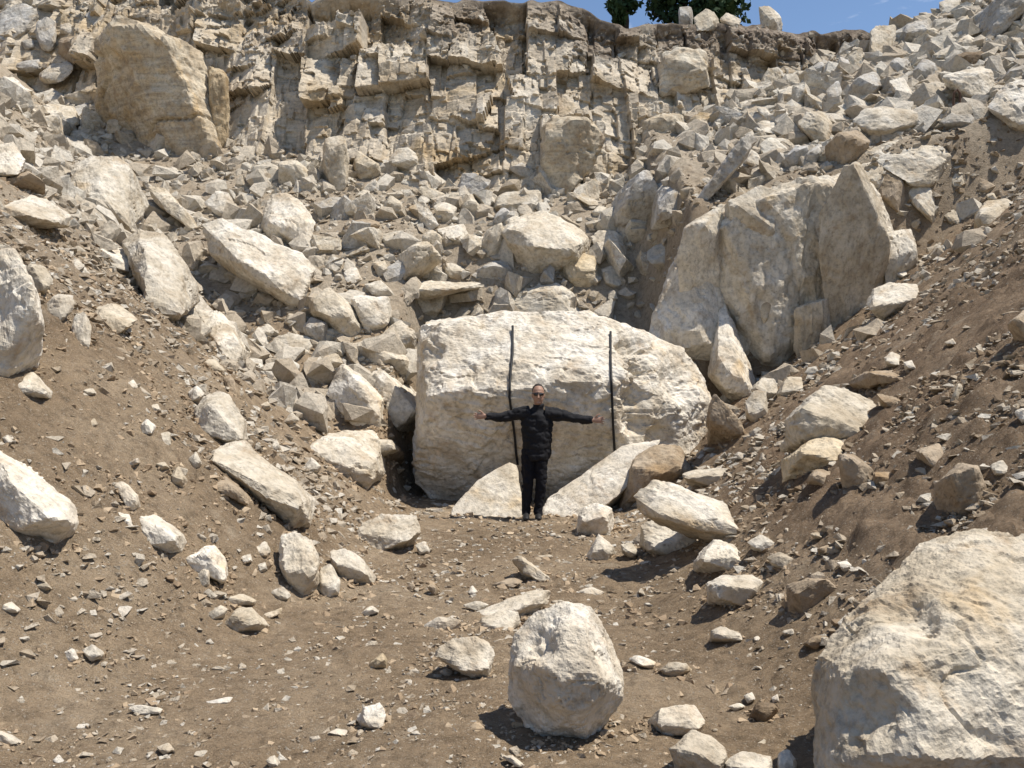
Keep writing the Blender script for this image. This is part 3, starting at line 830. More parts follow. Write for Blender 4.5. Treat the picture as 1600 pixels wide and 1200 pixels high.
F .7 .4 w stone;;RS;1000,80 1050,60 1070,100 1020,110
F .15 .6 b boulder; round brown shaded boulder above the foreground boulder;;1180,1150 1190,1050 1300,960 1390,970 1430,1080 1400,1180 1300,1210 1200,1190
F .7 .5 c stone;;RS;1440,970 1500,940 1540,990 1470,1030
F .7 .5 c stone;;RS;1550,720 1600,700 1650,760 1600,790
F .4 .5 b rock; brown rock at the right edge, middle height;;1520,320 1600,250 1660,300 1640,400 1560,400
F .4 .4 b stone;;RS;1100,900 1210,860 1240,950 1200,1000 1110,960
F .4 .4 b stone;;RS;920,640 1010,650 1050,690 1000,720 940,700
F .6 .4 c stone;;RS;950,470 990,440 1030,460 1020,510 970,520
F .6 .4 c stone;;RS;1040,490 1080,480 1100,520 1050,540
F .6 .4 w stone;;RS;865,340 890,325 910,345 885,365
F .7 .4 w stone;;RS;1230,400 1270,380 1290,410 1250,420
F .6 .4 t stone;;RS;1250,690 1300,580 1320,600 1280,690
F .5 .4 t rock; rock deep in the hollow beside the standing slab;;240,400 320,360 340,480 240,490
G .6 .55 w rock; angular white-topped rock at the foot of the left slope;;640,20 720,10 840,100 880,160 850,190 800,215 740,190 680,140
G .8 .45 w rock; rounded whitish rock below the angular white-topped rock;;850,220 950,160 1000,155 1050,220 1060,300 1030,340 960,290 860,260
G .8 .4 c stone; small square stone against the rounded whitish rock;;910,290 935,260 970,270 970,345 930,350
G .5 .55 t rock; low brownish pointed rock on the floor, lower left;;1080,470 1110,440 1170,440 1250,530 1200,555 1080,560 1020,540
G .7 .5 t slab; flat yellowish slab behind the low brownish rock;;1050,395 1120,375 1190,410 1180,435 1060,430
G .6 .6 c boulder; upright boulder with shaded left side left of the floor;;1290,240 1300,110 1360,85 1440,110 1480,220 1470,370 1400,400 1340,360
G .7 .5 c rock; smaller rock leaning against the upright boulder;;1480,260 1530,230 1575,320 1570,390 1500,400 1470,370
H .6 .5 c rock; pale lumpy rock right of the upright boulder;;-60,180 20,160 90,200 170,300 160,340 90,340 10,310 -40,250
G .7 .5 c stone;;LF;1170,170 1230,130 1260,180 1230,220
G .6 .4 c stone;;LF;1110,210 1160,190 1170,230 1130,240
G .6 .4 c stone;;LF;1190,240 1230,230 1240,270 1200,280
G .6 .4 w stone;;LF;540,0 600,10 625,90 590,70
G .6 .5 t stone;;LF;160,340 200,310 250,360 190,370
G .7 .5 w stone;;LF;5,430 50,410 100,455 70,475 10,460
G .8 .4 w stone;;LF;290,650 340,630 370,680 320,700
G .7 .4 c stone;;LF;370,640 430,610 490,660 420,690
G .8 .4 c stone; flat pale stone lying on the floor, lower left;;590,905 640,890 760,910 740,935 640,940
G .7 .5 w stone; oblong white stone with dark end on the floor, lower left;;950,880 1080,850 1070,890 960,895
G .6 .5 c stone; small upright stone near the bottom edge, left of centre;;720,1090 780,1065 810,1100 760,1130
G .7 .5 w stone;;FL;1510,1030 1560,1000 1610,1010 1600,1040
G .7 .5 w stone;;FL;1230,1150 1270,1120 1300,1160 1250,1185
G .8 .4 w slab; flat white slab at the left edge near the bottom;;-20,1010 60,1030 110,1070 30,1090 -20,1070
G .7 .5 c stone;;LF;1250,370 1310,340 1350,390 1300,420
G .6 .4 t stone;;LF;960,470 1020,430 1060,450 1030,500 980,505
G .7 .4 c stone;;LF;1200,480 1310,440 1300,470 1240,500
G .7 .4 w stone;;FL;240,1150 270,1120 300,1150 260,1175
H .7 .5 c boulder; two-lobed pale boulder on the floor left of the man;;70,120 110,50 200,20 360,10 380,90 340,150 260,180 180,185 100,155
H .7 .5 c stone; small stone touching the two-lobed boulder;;350,150 400,130 425,190 370,200
H .6 .5 w rock; white angular rock in front of the two-toned rock;;1140,210 1200,100 1270,160 1285,200 1240,225 1160,225
H .65 .55 c boulder; two-humped cream boulder right of the floor;;1390,150 1400,60 1470,20 1540,40 1590,90 1680,130 1660,190 1580,210 1500,170 1440,190
H .6 .4 c slab; slanting thin slab in the middle of the floor;;800,220 830,200 920,260 980,310 940,330 860,290
H .5 .4 b slab; dirty broken slab in front of the slanting thin slab;;700,340 800,300 860,320 800,355
H .8 .5 c slab; flat half-buried slab left of the foreground boulder;;640,520 660,490 760,450 830,460 840,520 770,550 660,545
H .9 .35 c slab; broad flat pale slab lying just behind the foreground boulder;;620,470 760,410 900,365 990,360 970,410 860,480 700,505
H .9 .35 w slab; flat broken white slab lying at the left of the half-buried round rock;;380,530 470,480 570,500 560,545 450,560
H .85 .4 c stone; flat pale stone in front of the broad flat slab;;560,430 640,410 700,430 640,460
F .6 .5 c rock; pale rock at the foot of the standing slabs, left one;;330,620 390,560 450,570 470,640 400,680
F .5 .5 t rock; tan rock at the foot of the standing slabs, right one;;450,640 500,560 570,560 580,620 500,680
H .75 .45 c rock; half-buried round rock left of the foreground boulder;;430,650 500,590 620,570 700,590 720,660 690,770 620,780 560,720 470,700
H .85 .5 w stone; egg-shaped white stone near the bottom, left of the boulder;;80,960 120,900 190,880 220,940 200,1010 110,1000
H .7 .4 w stone; long white stone right of the foreground boulder;;1330,680 1380,660 1470,690 1465,730 1400,720
H .6 .5 c slab; flat tilted stone right of the long white stone;;1480,730 1540,690 1610,700 1640,740 1580,760 1510,760
H .6 .5 w stone;;FL;590,380 615,335 645,370 620,395
H .6 .5 c stone; small stone between two-toned rock and two-humped boulder;;1300,150 1350,140 1390,180 1360,220 1310,190
M .7 .5 w rock; white rough rock right of the foreground boulder's base;;1010,1130 1030,1105 1085,1097 1106,1125 1090,1150 1040,1152
M .6 .5 c rock; jagged pale rock at the bottom edge right of centre;;1045,1170 1080,1142 1110,1150 1140,1175 1130,1215 1060,1215
M .6 .5 c rock; jagged pale rock at the bottom edge, its right neighbour;;1130,1190 1160,1172 1205,1182 1215,1215 1140,1220
H .4 .5 o stone; ochre-topped dark stone on the floor, lower centre;;130,710 150,690 200,650 225,690 215,730 160,735
H .3 .5 b stone;;FD;400,340 440,330 470,370 440,390
H .7 .5 w stone;;FL;750,1130 800,1125 860,1175 830,1185
H .8 .4 w slab; thin white slab on the floor behind the foreground boulder;;1080,375 1160,345 1240,370 1200,392
H .6 .4 c stone;;FL;100,470 150,430 190,460 120,480
H .6 .4 c stone;;FL;1370,385 1400,345 1420,390
H .6 .4 w stone;;FL;460,740 500,720 530,740 490,765
H .6 .4 w stone;;FL;330,1020 360,1010 380,1030 350,1040
H .4 .5 b stone;;FD;310,350 340,320 360,360 330,370
H .8 .4 c stone;;FL;910,205 970,195 1000,205 940,215
I .6 .55 c rock; pale rock above the dark-fronted rock at the right floor edge;;70,230 170,115 260,150 310,210 290,280 200,260 150,290 60,270
I .4 .6 c boulder; dark-fronted pale rock at the right edge of the floor;;130,330 200,290 320,290 400,320 370,380 310,440 240,430 140,430
I .12 .6 b boulder; dark boulder with a grey flat face on the right slope;;500,340 600,310 700,320 740,360 640,420 590,490 510,480
I .7 .5 w stone; small bright white stone above the dark grey-faced boulder;;730,235 780,225 805,250 770,280
I .6 .5 c rock; small blocky rock on the floor under the dark-fronted rock;;150,550 190,525 290,560 300,600 220,605 140,610
I .5 .5 b stone; low flat stone left of the huge foreground boulder;;570,610 640,570 700,575 640,640
M .66 .6 c boulder; long smooth boulder lying right of the man;;990,775 1020,752 1060,757 1130,785 1160,810 1162,835 1120,848 1080,842 1030,818 1000,800
I .6 .5 w stone; upright white stone at the bottom edge left of the huge boulder;;460,1110 510,1100 550,1160 540,1230 460,1230
I .25 .5 d stone;;FD;320,960 360,880 440,880 470,920 400,980
I .6 .5 c stone;;RF;300,850 340,830 360,870 320,890
I .6 .5 c stone;;RF;320,140 380,100 460,150 420,190 350,180
I .6 .5 c stone;;RF;410,210 470,180 540,220 500,270 430,250
I .6 .5 c stone;;RF;230,900 280,880 310,900 260,925
I .6 .5 w stone;;RF;345,580 370,570 385,595 355,605
I .6 .5 c stone;;RF;480,550 530,540 540,570 490,575
I .4 .5 b stone;;RF;640,170 700,150 690,190 650,200
I .6 .5 w stone;;RF;865,50 895,40 910,60 880,65
I .5 .5 t stone;;RF;610,100 650,90 670,120 630,130
I .6 .5 w stone;;RF;430,860 460,840 470,880 440,890
I .6 .5 c stone;;RF;360,1070 400,1050 415,1080 375,1090
'''
SHARED = dict(
    UL=('grey angular rock in the heap at the upper left', 'rocks heaped at the upper left'),
    LS=('small pale stone lying on the brown left slope', 'small stones on the left slope'),
    LM=('small pale stone beside the boulders at mid left', 'small stones between the left slope and the block'),
    BR=('angular rubble rock on the slope below the cliff', 'rubble rocks below the cliff'),
    UR=('angular grey rock in the upper right rock pile', 'rocks in the upper right pile'),
    RS=('small stone lying on the dark right dirt slope', 'small stones on the right slope'),
    LF=('small pale stone at the foot of the left slope', 'small stones at the foot of the left slope'),
    FL=('small pale stone lying on the quarry floor', 'small stones on the quarry floor'),
    FD=('dark soil-coated stone lying on the quarry floor', 'dark stones on the quarry floor'),
    RF=('small stone at the foot of the right slope', 'small stones at the foot of the right slope'))

CLIFF_BLOCKS = '''
A .12 .5 t;465,200 680,130 830,170 930,230 960,330 975,600 1020,740 1030,800 900,860 720,800 600,740 520,690 425,610 425,480 445,400 455,260
A .2 .5 o;960,300 1055,330 1058,640 1010,720 970,640
B .1 .6 t;935,550 1050,540 1180,570 1230,640 1170,780 1050,900 940,860
B .3 .5 c;1490,250 1600,220 1700,240 1710,400 1600,430 1480,450
B .1 .5 t;1400,560 1500,530 1600,530 1610,700 1490,740 1410,690
C .1 .5 t;40,560 130,510 190,540 180,700 140,760 30,760
'''
SLABS = '''
tall standing slab with a flat shaded face above the right slope;t;.03;1278,400 1282,335 1312,284 1340,264 1365,300 1378,345 1392,380 1388,430 1352,490 1322,565 1300,565 1290,480
cracked pale block at the left end of the standing slabs;c;.2;1055,400 1070,345 1120,310 1130,325 1128,410 1125,465 1090,490 1065,482
broad pale block right of the thin vertical crack;c;.25;1131,320 1200,285 1222,290 1215,380 1180,420 1137,470 1133,400
tall narrow slab with a flat shaded face between two slabs;t;.03;1170,440 1190,385 1215,325 1258,296 1284,288 1284,400 1270,480 1238,560 1240,585 1192,585 1172,540
low standing slab at the foot of the tallest slab;t;.03;1243,470 1292,455 1303,560 1262,598 1240,545
splintered slab between the two tallest standing slabs;c;.1;1258,335 1290,298 1304,420 1284,520 1262,480
broken slab leaning at the right end of the standing slabs;c;.4;1384,360 1418,345 1440,415 1405,480 1372,472
thin slab sliver leaning into the right dirt slope;b;.03;1222,690 1235,620 1262,575 1300,545 1290,590 1245,650
'''

def build_rocks():
    items = []
    for line in ROCKS.strip().splitlines():
        head, label, grp, co = line.split(';')
        t, r, p, col, name = head.split()
        items.append((simplify(px_outline(t, co)), float(r), float(p), col, name, label.strip(), grp.strip()))
    U = np.concatenate([i[0][:, 0] for i in items]); Vv = np.concatenate([i[0][:, 1] for i in items])
    T = raycast(U, Vv)
    k = 0
    for O, r, p, col, name, label, grp in items:
        terr = T[k:k + len(O)]; k += len(O)
        g = None
        if grp: label, g = SHARED[grp]
        make_rock(name, label, g, O, r, p, col, terr, cat={'boulder': 'boulder', 'rock': 'rock', 'stone': 'stone', 'slab': 'slab', 'ledge_rock': 'rock'}[name])
    # blocks of the cliff: pieces of the setting
    for line in CLIFF_BLOCKS.strip().splitlines():
        head, co = line.split(';')
        t, r, p, col = head.split()
        O = simplify(px_outline(t, co), 9)
        terr = raycast(O[:, 0], O[:, 1], ground=False) - 0.05
        o = make_rock('rock_block', None, None, O, float(r), float(p) * 0.7, col, terr, parent=CLIFF, lean=0.1, thick=0.6, rough=1.3, margin=0.05, keel=False, mat=M_BED, strata=0.003, chips=3)
    # massive outcrop the standing slabs have split from
    O = np.array([(1050, 490), (1066, 345), (1130, 308), (1210, 280), (1345, 262), (1400, 370), (1402, 450), (1330, 640), (1180, 650), (1080, 600)], float)
    make_rock('outcrop', 'massive pale outcrop wall behind the standing slabs', None, O, 0.15, 0.25, 'c', np.full(len(O), 17.5), d0=15.62, lean=0.1, thick=0.6, cat='outcrop', keel=False, rough=1.3, grain=0.5, chips=7, keep=(0.82, 0.96), bias=(0, -0.8, 1.6))
    for line in SLABS.strip().splitlines():
        label, col, r, co = line.split(';')
        O = px_outline('M', co)
        terr = np.full(len(O), 17.5)
        ux = O[:, 0].mean()
        d0 = 15.35 + 0.12 * ((ux - 800) / FPX * 15.5 - 4) + (-0.55 if ux > 1235 and O[:, 1].max() > 560 else 0) + (-0.35 if ux > 1300 else 0)
        make_rock('slab', label, None, O, float(r), 0.55, col, terr, d0=d0, lean=0.12, thick=0.55, cat='slab', rough=1.0, keel=False, chips=5, grain=0.35, keep=(0.80, 0.95), bias=(0, -0.6, 1.6))

# ------------------------------------------------------------------ the great block, the wedge slabs, the foreground boulders
def poly_rock(name, label, pts, col, cat, L, seed, size, rough=1.0, rnd=1, group=None, chips=0, low=None, keep=(0.92, 0.985), dents=()):
    """pts: (u, v, depth) corner points of a convex body"""
    P = np.array([at(u, v, d) for u, v, d in pts])
    if low is not None: P = np.vstack([P, np.array(low)])
    V, F = rock_surface(P, size, L, seed, rough, rnd, chips, 0.0, keep)
    cen = V.mean(0)
    for u, v, dd, rad, dep in dents:                         # broken-out hollows
        c = at(u, v, dd); w = np.exp(-(((V - c) ** 2).sum(1) / rad ** 2) ** 1.5)
        n = cen - c; n /= np.linalg.norm(n)
        V = V + n * (w * dep * (1 + 0.5 * fbm(V / rad * 2, 3)))[:, None]
    base = np.array([V[:, 0].mean(), V[:, 1].mean(), V[:, 2].min()])
    o = link(name, mk_mesh(name, V - base, F, smooth=False), M_ROCK, None, base)
    o.color = (*TINT[col], 1)
    OUTLINES.append(np.array([(u, v) for u, v, d in pts])); PICT.append((o, OUTLINES[-1].mean(0), TONE[col]))
    tag(o, label, cat, group)
    return o

def build_heroes():
    D = 13.0
    blk = poly_rock('great_block', 'huge pale limestone block behind the man with arms outstretched', [
        # bottom edge, undercut
        (648, 755, D + .75), (690, 792, D + .8), (735, 800, D + .8), (860, 800, D + .8), (975, 780, D + .75), (1085, 730, D + .75),
        # break of the front face
        (668, 622, D), (690, 612, D - .12), (780, 612, D - .22), (950, 588, D - .20), (1000, 622, D - .02), (1010, 690, D + .02), (1075, 660, D + .35),
        # top front edge
        (688, 504, D + .8), (780, 489, D + .95), (860, 485, D + 1.0), (922, 490, D + 1.0), (957, 512, D + .9), (1060, 543, D + 1.1), (1096, 580, D + 1.1), (1114, 625, D + 1.1), (1110, 690, D + .9),
        # left side and back
        (655, 508, D + 1.3), (653, 640, D + 1.0), (646, 740, D + 1.1), (700, 500, D + 2.4), (900, 494, D + 2.4), (1060, 560, D + 2.2), (1090, 700, D + 2.2), (670, 740, D + 2.2)],
        'w', 'block', 0.030, 401, 1.1, 1.35, 1, chips=6, dents=((985, 545, 13.6, .22, .22), (988, 580, 13.3, .2, .22), (992, 620, 13.05, .2, .2), (996, 660, 13.0, .2, .16), (1060, 600, 13.6, .3, .15), (720, 585, 13.1, .22, .1), (1040, 690, 13.2, .25, .2), (670, 545, 13.4, .2, .15)))
    poly_rock('wedge_slab', 'flat triangular slab propped against the block left of the man', [
        (704, 795, 12.15), (745, 750, 12.5), (795, 722, 12.65), (808, 727, 12.68), (818, 800, 12.15), (818, 822, 12.0), (760, 822, 11.95), (704, 818, 12.0),
        (720, 800, 13.1), (800, 735, 13.2), (816, 818, 13.1)], 'c', 'slab', 0.03, 403, 0.8, 0.5, 2)
    poly_rock('ramp_slab', 'long pale slab sloping up to the right behind the man', [
        (835, 818, 12.2), (855, 780, 12.4), (920, 735, 12.6), (975, 695, 12.7), (1033, 686, 12.8), (1012, 725, 12.5), (965, 775, 12.2), (935, 800, 12.05), (900, 822, 11.95), (850, 824, 12.0),
        (860, 800, 13.2), (1025, 700, 13.3), (960, 790, 13.0)], 'w', 'slab', 0.03, 404, 0.9, 0.6, 2)
    # boulder in the foreground
    d = 4.25
    O = px_outline('H', '800,740 800,840 860,900 960,990 1070,1025 1170,1010 1250,960 1300,870 1305,690 1270,620 1230,520 1150,430 1030,390 940,430 890,500 830,560 820,650')
    cu, cv = 888, 1035
    O = np.array([cu, cv]) + (O - np.array([cu, cv])) * np.array([1.06, 1.0])
    pts = [(u, v, d + 0.10 + 0.22 * (1140 - v) / 230) for u, v in O]
    for u, v, dd in ((845, 1040, -.10), (880, 1000, -.04), (930, 980, -.02), (950, 1050, -.12), (905, 1075, -.19), (860, 1080, -.15), (940, 1095, -.14), (890, 1112, -.12), (850, 985, .02), (915, 1030, -.13)):
        pts.append((u, v, d + dd))
    pts += [(cu + (u - cu) * .72, cv + (v - cv) * .72, d + .42) for u, v in O]
    poly_rock('boulder', 'roundish white and ochre boulder alone in the foreground', pts, 'w', 'boulder', 0.0088, 405, 0.36, 1.5, 1, chips=9, keep=(0.84, 0.95), dents=((828, 985, 4.3, .12, .09), (842, 1005, 4.2, .07, .05), (940, 1010, 4.25, .08, .03), (870, 960, 4.4, .06, .03)), low=[(0.12, 4.4, -.2), (0.4, 4.4, -.2), (0.12, 4.6, -.2), (.4, 4.6, -.2)])
    # the biggest boulder, lower right
    d = 3.55
    O = px_outline('I', '610,820 720,610 820,510 920,390 1000,290 1120,180 1220,160 1300,100 1390,85 1500,110 1600,115 1900,190 2150,700 2050,1300 1600,1420 800,1380 660,1180 620,950')
    cu, cv = 1530, 1080
    O = np.array([cu, cv]) + (O - np.array([cu, cv])) * 1.05
    pts = [(u, v, d + 0.12 + 0.75 * max(0, (1150 - v)) / 320) for u, v in O]
    for u, v, dd in ((1310, 1080, -.02), (1400, 1090, -.16), (1480, 1180, -.22), (1600, 1150, -.24), (1420, 980, .16), (1520, 930, .28), (1650, 950, .18), (1390, 1040, -.02), (1560, 1050, -.02), (1350, 1180, -.12), (1700, 1200, -.15)):
        pts.append((u, v, d + dd))
    pts += [(cu + (u - cu) * .75, cv + (v - cv) * .75, d + 1.1) for u, v in O]
    poly_rock('boulder', 'huge cream boulder filling the lower right corner', pts, 't', 'boulder', 0.0115, 406, 0.6, 1.45, 1, chips=10, keep=(0.86, 0.97), dents=((1400, 925, 3.85, .12, .10), (1425, 950, 3.75, .09, .09), (1440, 975, 3.7, .06, .07), (1330, 1110, 3.5, .14, .08), (1380, 1120, 3.4, .12, .07), (1480, 1060, 3.5, .1, .04), (1560, 1170, 3.35, .12, .05)))
    return blk
# ------------------------------------------------------------------ loose rubble and stones
def inside_outline(u, v):
    for O in OUTLINES:
        if O[:, 0].min() < u < O[:, 0].max() and O[:, 1].min() < v < O[:, 1].max(): return True
    return False

def rand_rock(seed, n=15):
    rg = np.random.default_rng(seed)
    P = rg.normal(size=(n, 3)); P /= np.linalg.norm(P, axis=1)[:, None]
    P *= rg.uniform(0.72, 1.0, (n, 1)) * np.array([1, rg.uniform(0.6, 0.95), rg.uniform(0.45, 0.85)])
    return hull(P)

def rots(n):
    q = rng.normal(size=(n, 4)); q /= np.linalg.norm(q, axis=1)[:, None]
    w, x, y, z = q.T
    return np.stack([np.stack([1 - 2 * (y * y + z * z), 2 * (x * y - z * w), 2 * (x * z + y * w)], -1),
                     np.stack([2 * (x * y + z * w), 1 - 2 * (x * x + z * z), 2 * (y * z - x * w)], -1),
                     np.stack([2 * (x * z - y * w), 2 * (y * z + x * w), 1 - 2 * (x * x + y * y)], -1)], 1)

def scatter(name, P, size, mat, label, cat, n=11, variants=14, seed=0, flat=0.6, tmin=0.0, detail=False):
    """one mesh of many small stones"""
    R = rots(len(P)); which = rng.integers(0, variants, len(P))
    VV, FF, CC, off = [], [], [], 0
    tone = rng.uniform(tmin, 1.0, len(P))
    for k in range(variants):
        V0, F0 = rand_rock(seed + k, n)
        if detail:
            V0, F0 = refine(V0, F0, 0.62, 2)
            V0 = V0 + vnormals(V0, F0) * (0.17 * fbm(V0 * 2.3 + k, 4, 0.75))[:, None]
        i = np.where(which == k)[0]
        if not len(i): continue
        V = np.einsum('nij,vj->nvi', R[i], V0)
        V[:, :, 2] *= flat
        V = V * size[i][:, None, None] + P[i][:, None, :]
        F = F0[None] + (np.arange(len(i)) * len(V0))[:, None, None] + off
        VV.append(V.reshape(-1, 3)); FF.append(F.reshape(-1, 3)); CC.append(np.repeat(tone[i], len(V0)))
        off += len(i) * len(V0)
    me = mk_mesh(name, np.vstack(VV), np.vstack(FF), smooth=False)
    a = me.attributes.new('tone', 'FLOAT', 'POINT'); a.data.foreach_set('value', np.concatenate(CC).astype(np.float32))
    o = link(name, me, mat)
    tag(o, label, cat, kind='stuff')
    return o

def mat_stones():
    m = NT('loose_stone')
    tc = m.n('ShaderNodeTexCoord'); co = tc.outputs['Object']
    a = m.n('ShaderNodeAttribute'); a.attribute_name = 'tone'
    c = m.ramp(a.outputs['Fac'], [(0.0, (0.27, 0.20, 0.13)), (0.3, (0.39, 0.315, 0.225)), (0.7, (0.50, 0.435, 0.34)), (1.0, (0.62, 0.57, 0.48))])
    c = m.mix(1.0, c, m.ramp(m.noise(co, 16, 6, 0.7), [(0.32, g3(0.65)), (0.52, g3(1.0)), (0.75, g3(1.1))]), 'MULTIPLY')
    c = m.mix(m.ramp(m.noise(co, 2.4, 6, 0.7), [(0.50, g3(0)), (0.68, g3(0.5))]), c, (0.42, 0.335, 0.24))
    m.l(c, m.b.inputs['Base Color'])
    b = m.bump(m.noise(co, 9, 6, 0.7), 0.9, 0.06)
    m.l(m.bump(m.noise(co, 40, 4, 0.7), 0.6, 0.015, b), m.b.inputs['Normal'])
    return m.m

def build_clods():
    """lumps of soil on the banks and the floor"""
    N = 40000
    y = 2.2 * (17 / 2.2) ** rng.uniform(0, 1, N)
    x = rng.uniform(-1, 1, N) * (2.0 + 0.72 * y)
    z = G(x, y)
    cl = n2(x, y, 0.8, 97.5) + 0.5 * n2(x, y, 2.5, 99.5)
    keep = rng.uniform(0, 1, N) < np.clip(0.35 + 0.7 * cl, 0.05, 1) * np.where(z < 0.1, 0.5, np.where(x > 1, 1.6, 0.9))
    x, y, z = x[keep], y[keep], z[keep]
    s = np.clip(0.0021 * y * (1 - rng.uniform(0, 1, len(x))) ** -0.6, 0.006, 0.03 + 0.005 * y)
    # crumbs of soil banked against the rocks
    ex, es = [], []
    for ob, c, t in PICT:
        n = len(ob.data.vertices); co = np.zeros(n * 3, np.float32); ob.data.vertices.foreach_get('co', co)
        co = co.reshape(-1, 3).astype(float) + np.array(ob.location)
        if co[:, 1].mean() > 14.5 or n < 200: continue
        near = np.where(np.abs(co[:, 2] - G(co[:, 0], co[:, 1])) < 0.03)[0]
        if len(near) < 8: continue
        size = np.ptp(co[:, 0]); m = int(np.clip(90 * size / (0.05 * co[:, 1].mean()) ** 0.7, 20, 260))
        q = co[rng.choice(near, m)] + rng.normal(size=(m, 3)) * np.array([0.08, 0.09, 0]) * min(1, 0.4 + size)
        q[:, 2] = G(q[:, 0], q[:, 1]); ex.append(q)
        es.append(np.clip(0.0030 * q[:, 1] * (1 - rng.uniform(0, 1, m)) ** -0.4, 0.008, 0.02 + 0.004 * q[:, 1]))
    ex = np.vstack(ex); es = np.concatenate(es)
    x, y, z, s = np.concatenate([x, ex[:, 0]]), np.concatenate([y, ex[:, 1]]), np.concatenate([z, ex[:, 2]]), np.concatenate([s, es])
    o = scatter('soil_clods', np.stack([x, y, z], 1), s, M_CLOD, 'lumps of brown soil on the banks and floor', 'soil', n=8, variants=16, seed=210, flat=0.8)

def mat_clod():
    m = NT('clod')
    tc = m.n('ShaderNodeTexCoord'); co = tc.outputs['Object']
    a = m.n('ShaderNodeAttribute'); a.attribute_name = 'tone'
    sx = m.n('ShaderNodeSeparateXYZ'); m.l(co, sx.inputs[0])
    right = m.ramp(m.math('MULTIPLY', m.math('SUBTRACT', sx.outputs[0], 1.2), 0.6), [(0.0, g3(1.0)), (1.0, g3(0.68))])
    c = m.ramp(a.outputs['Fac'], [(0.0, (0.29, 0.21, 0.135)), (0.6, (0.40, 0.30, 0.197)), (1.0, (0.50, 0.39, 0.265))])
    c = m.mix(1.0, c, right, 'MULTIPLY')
    m.l(c, m.b.inputs['Base Color'])
    m.l(m.bump(m.noise(co, 30, 5, 0.75), 0.8, 0.02), m.b.inputs['Normal'])
    return m.m
M_CLOD = mat_clod()

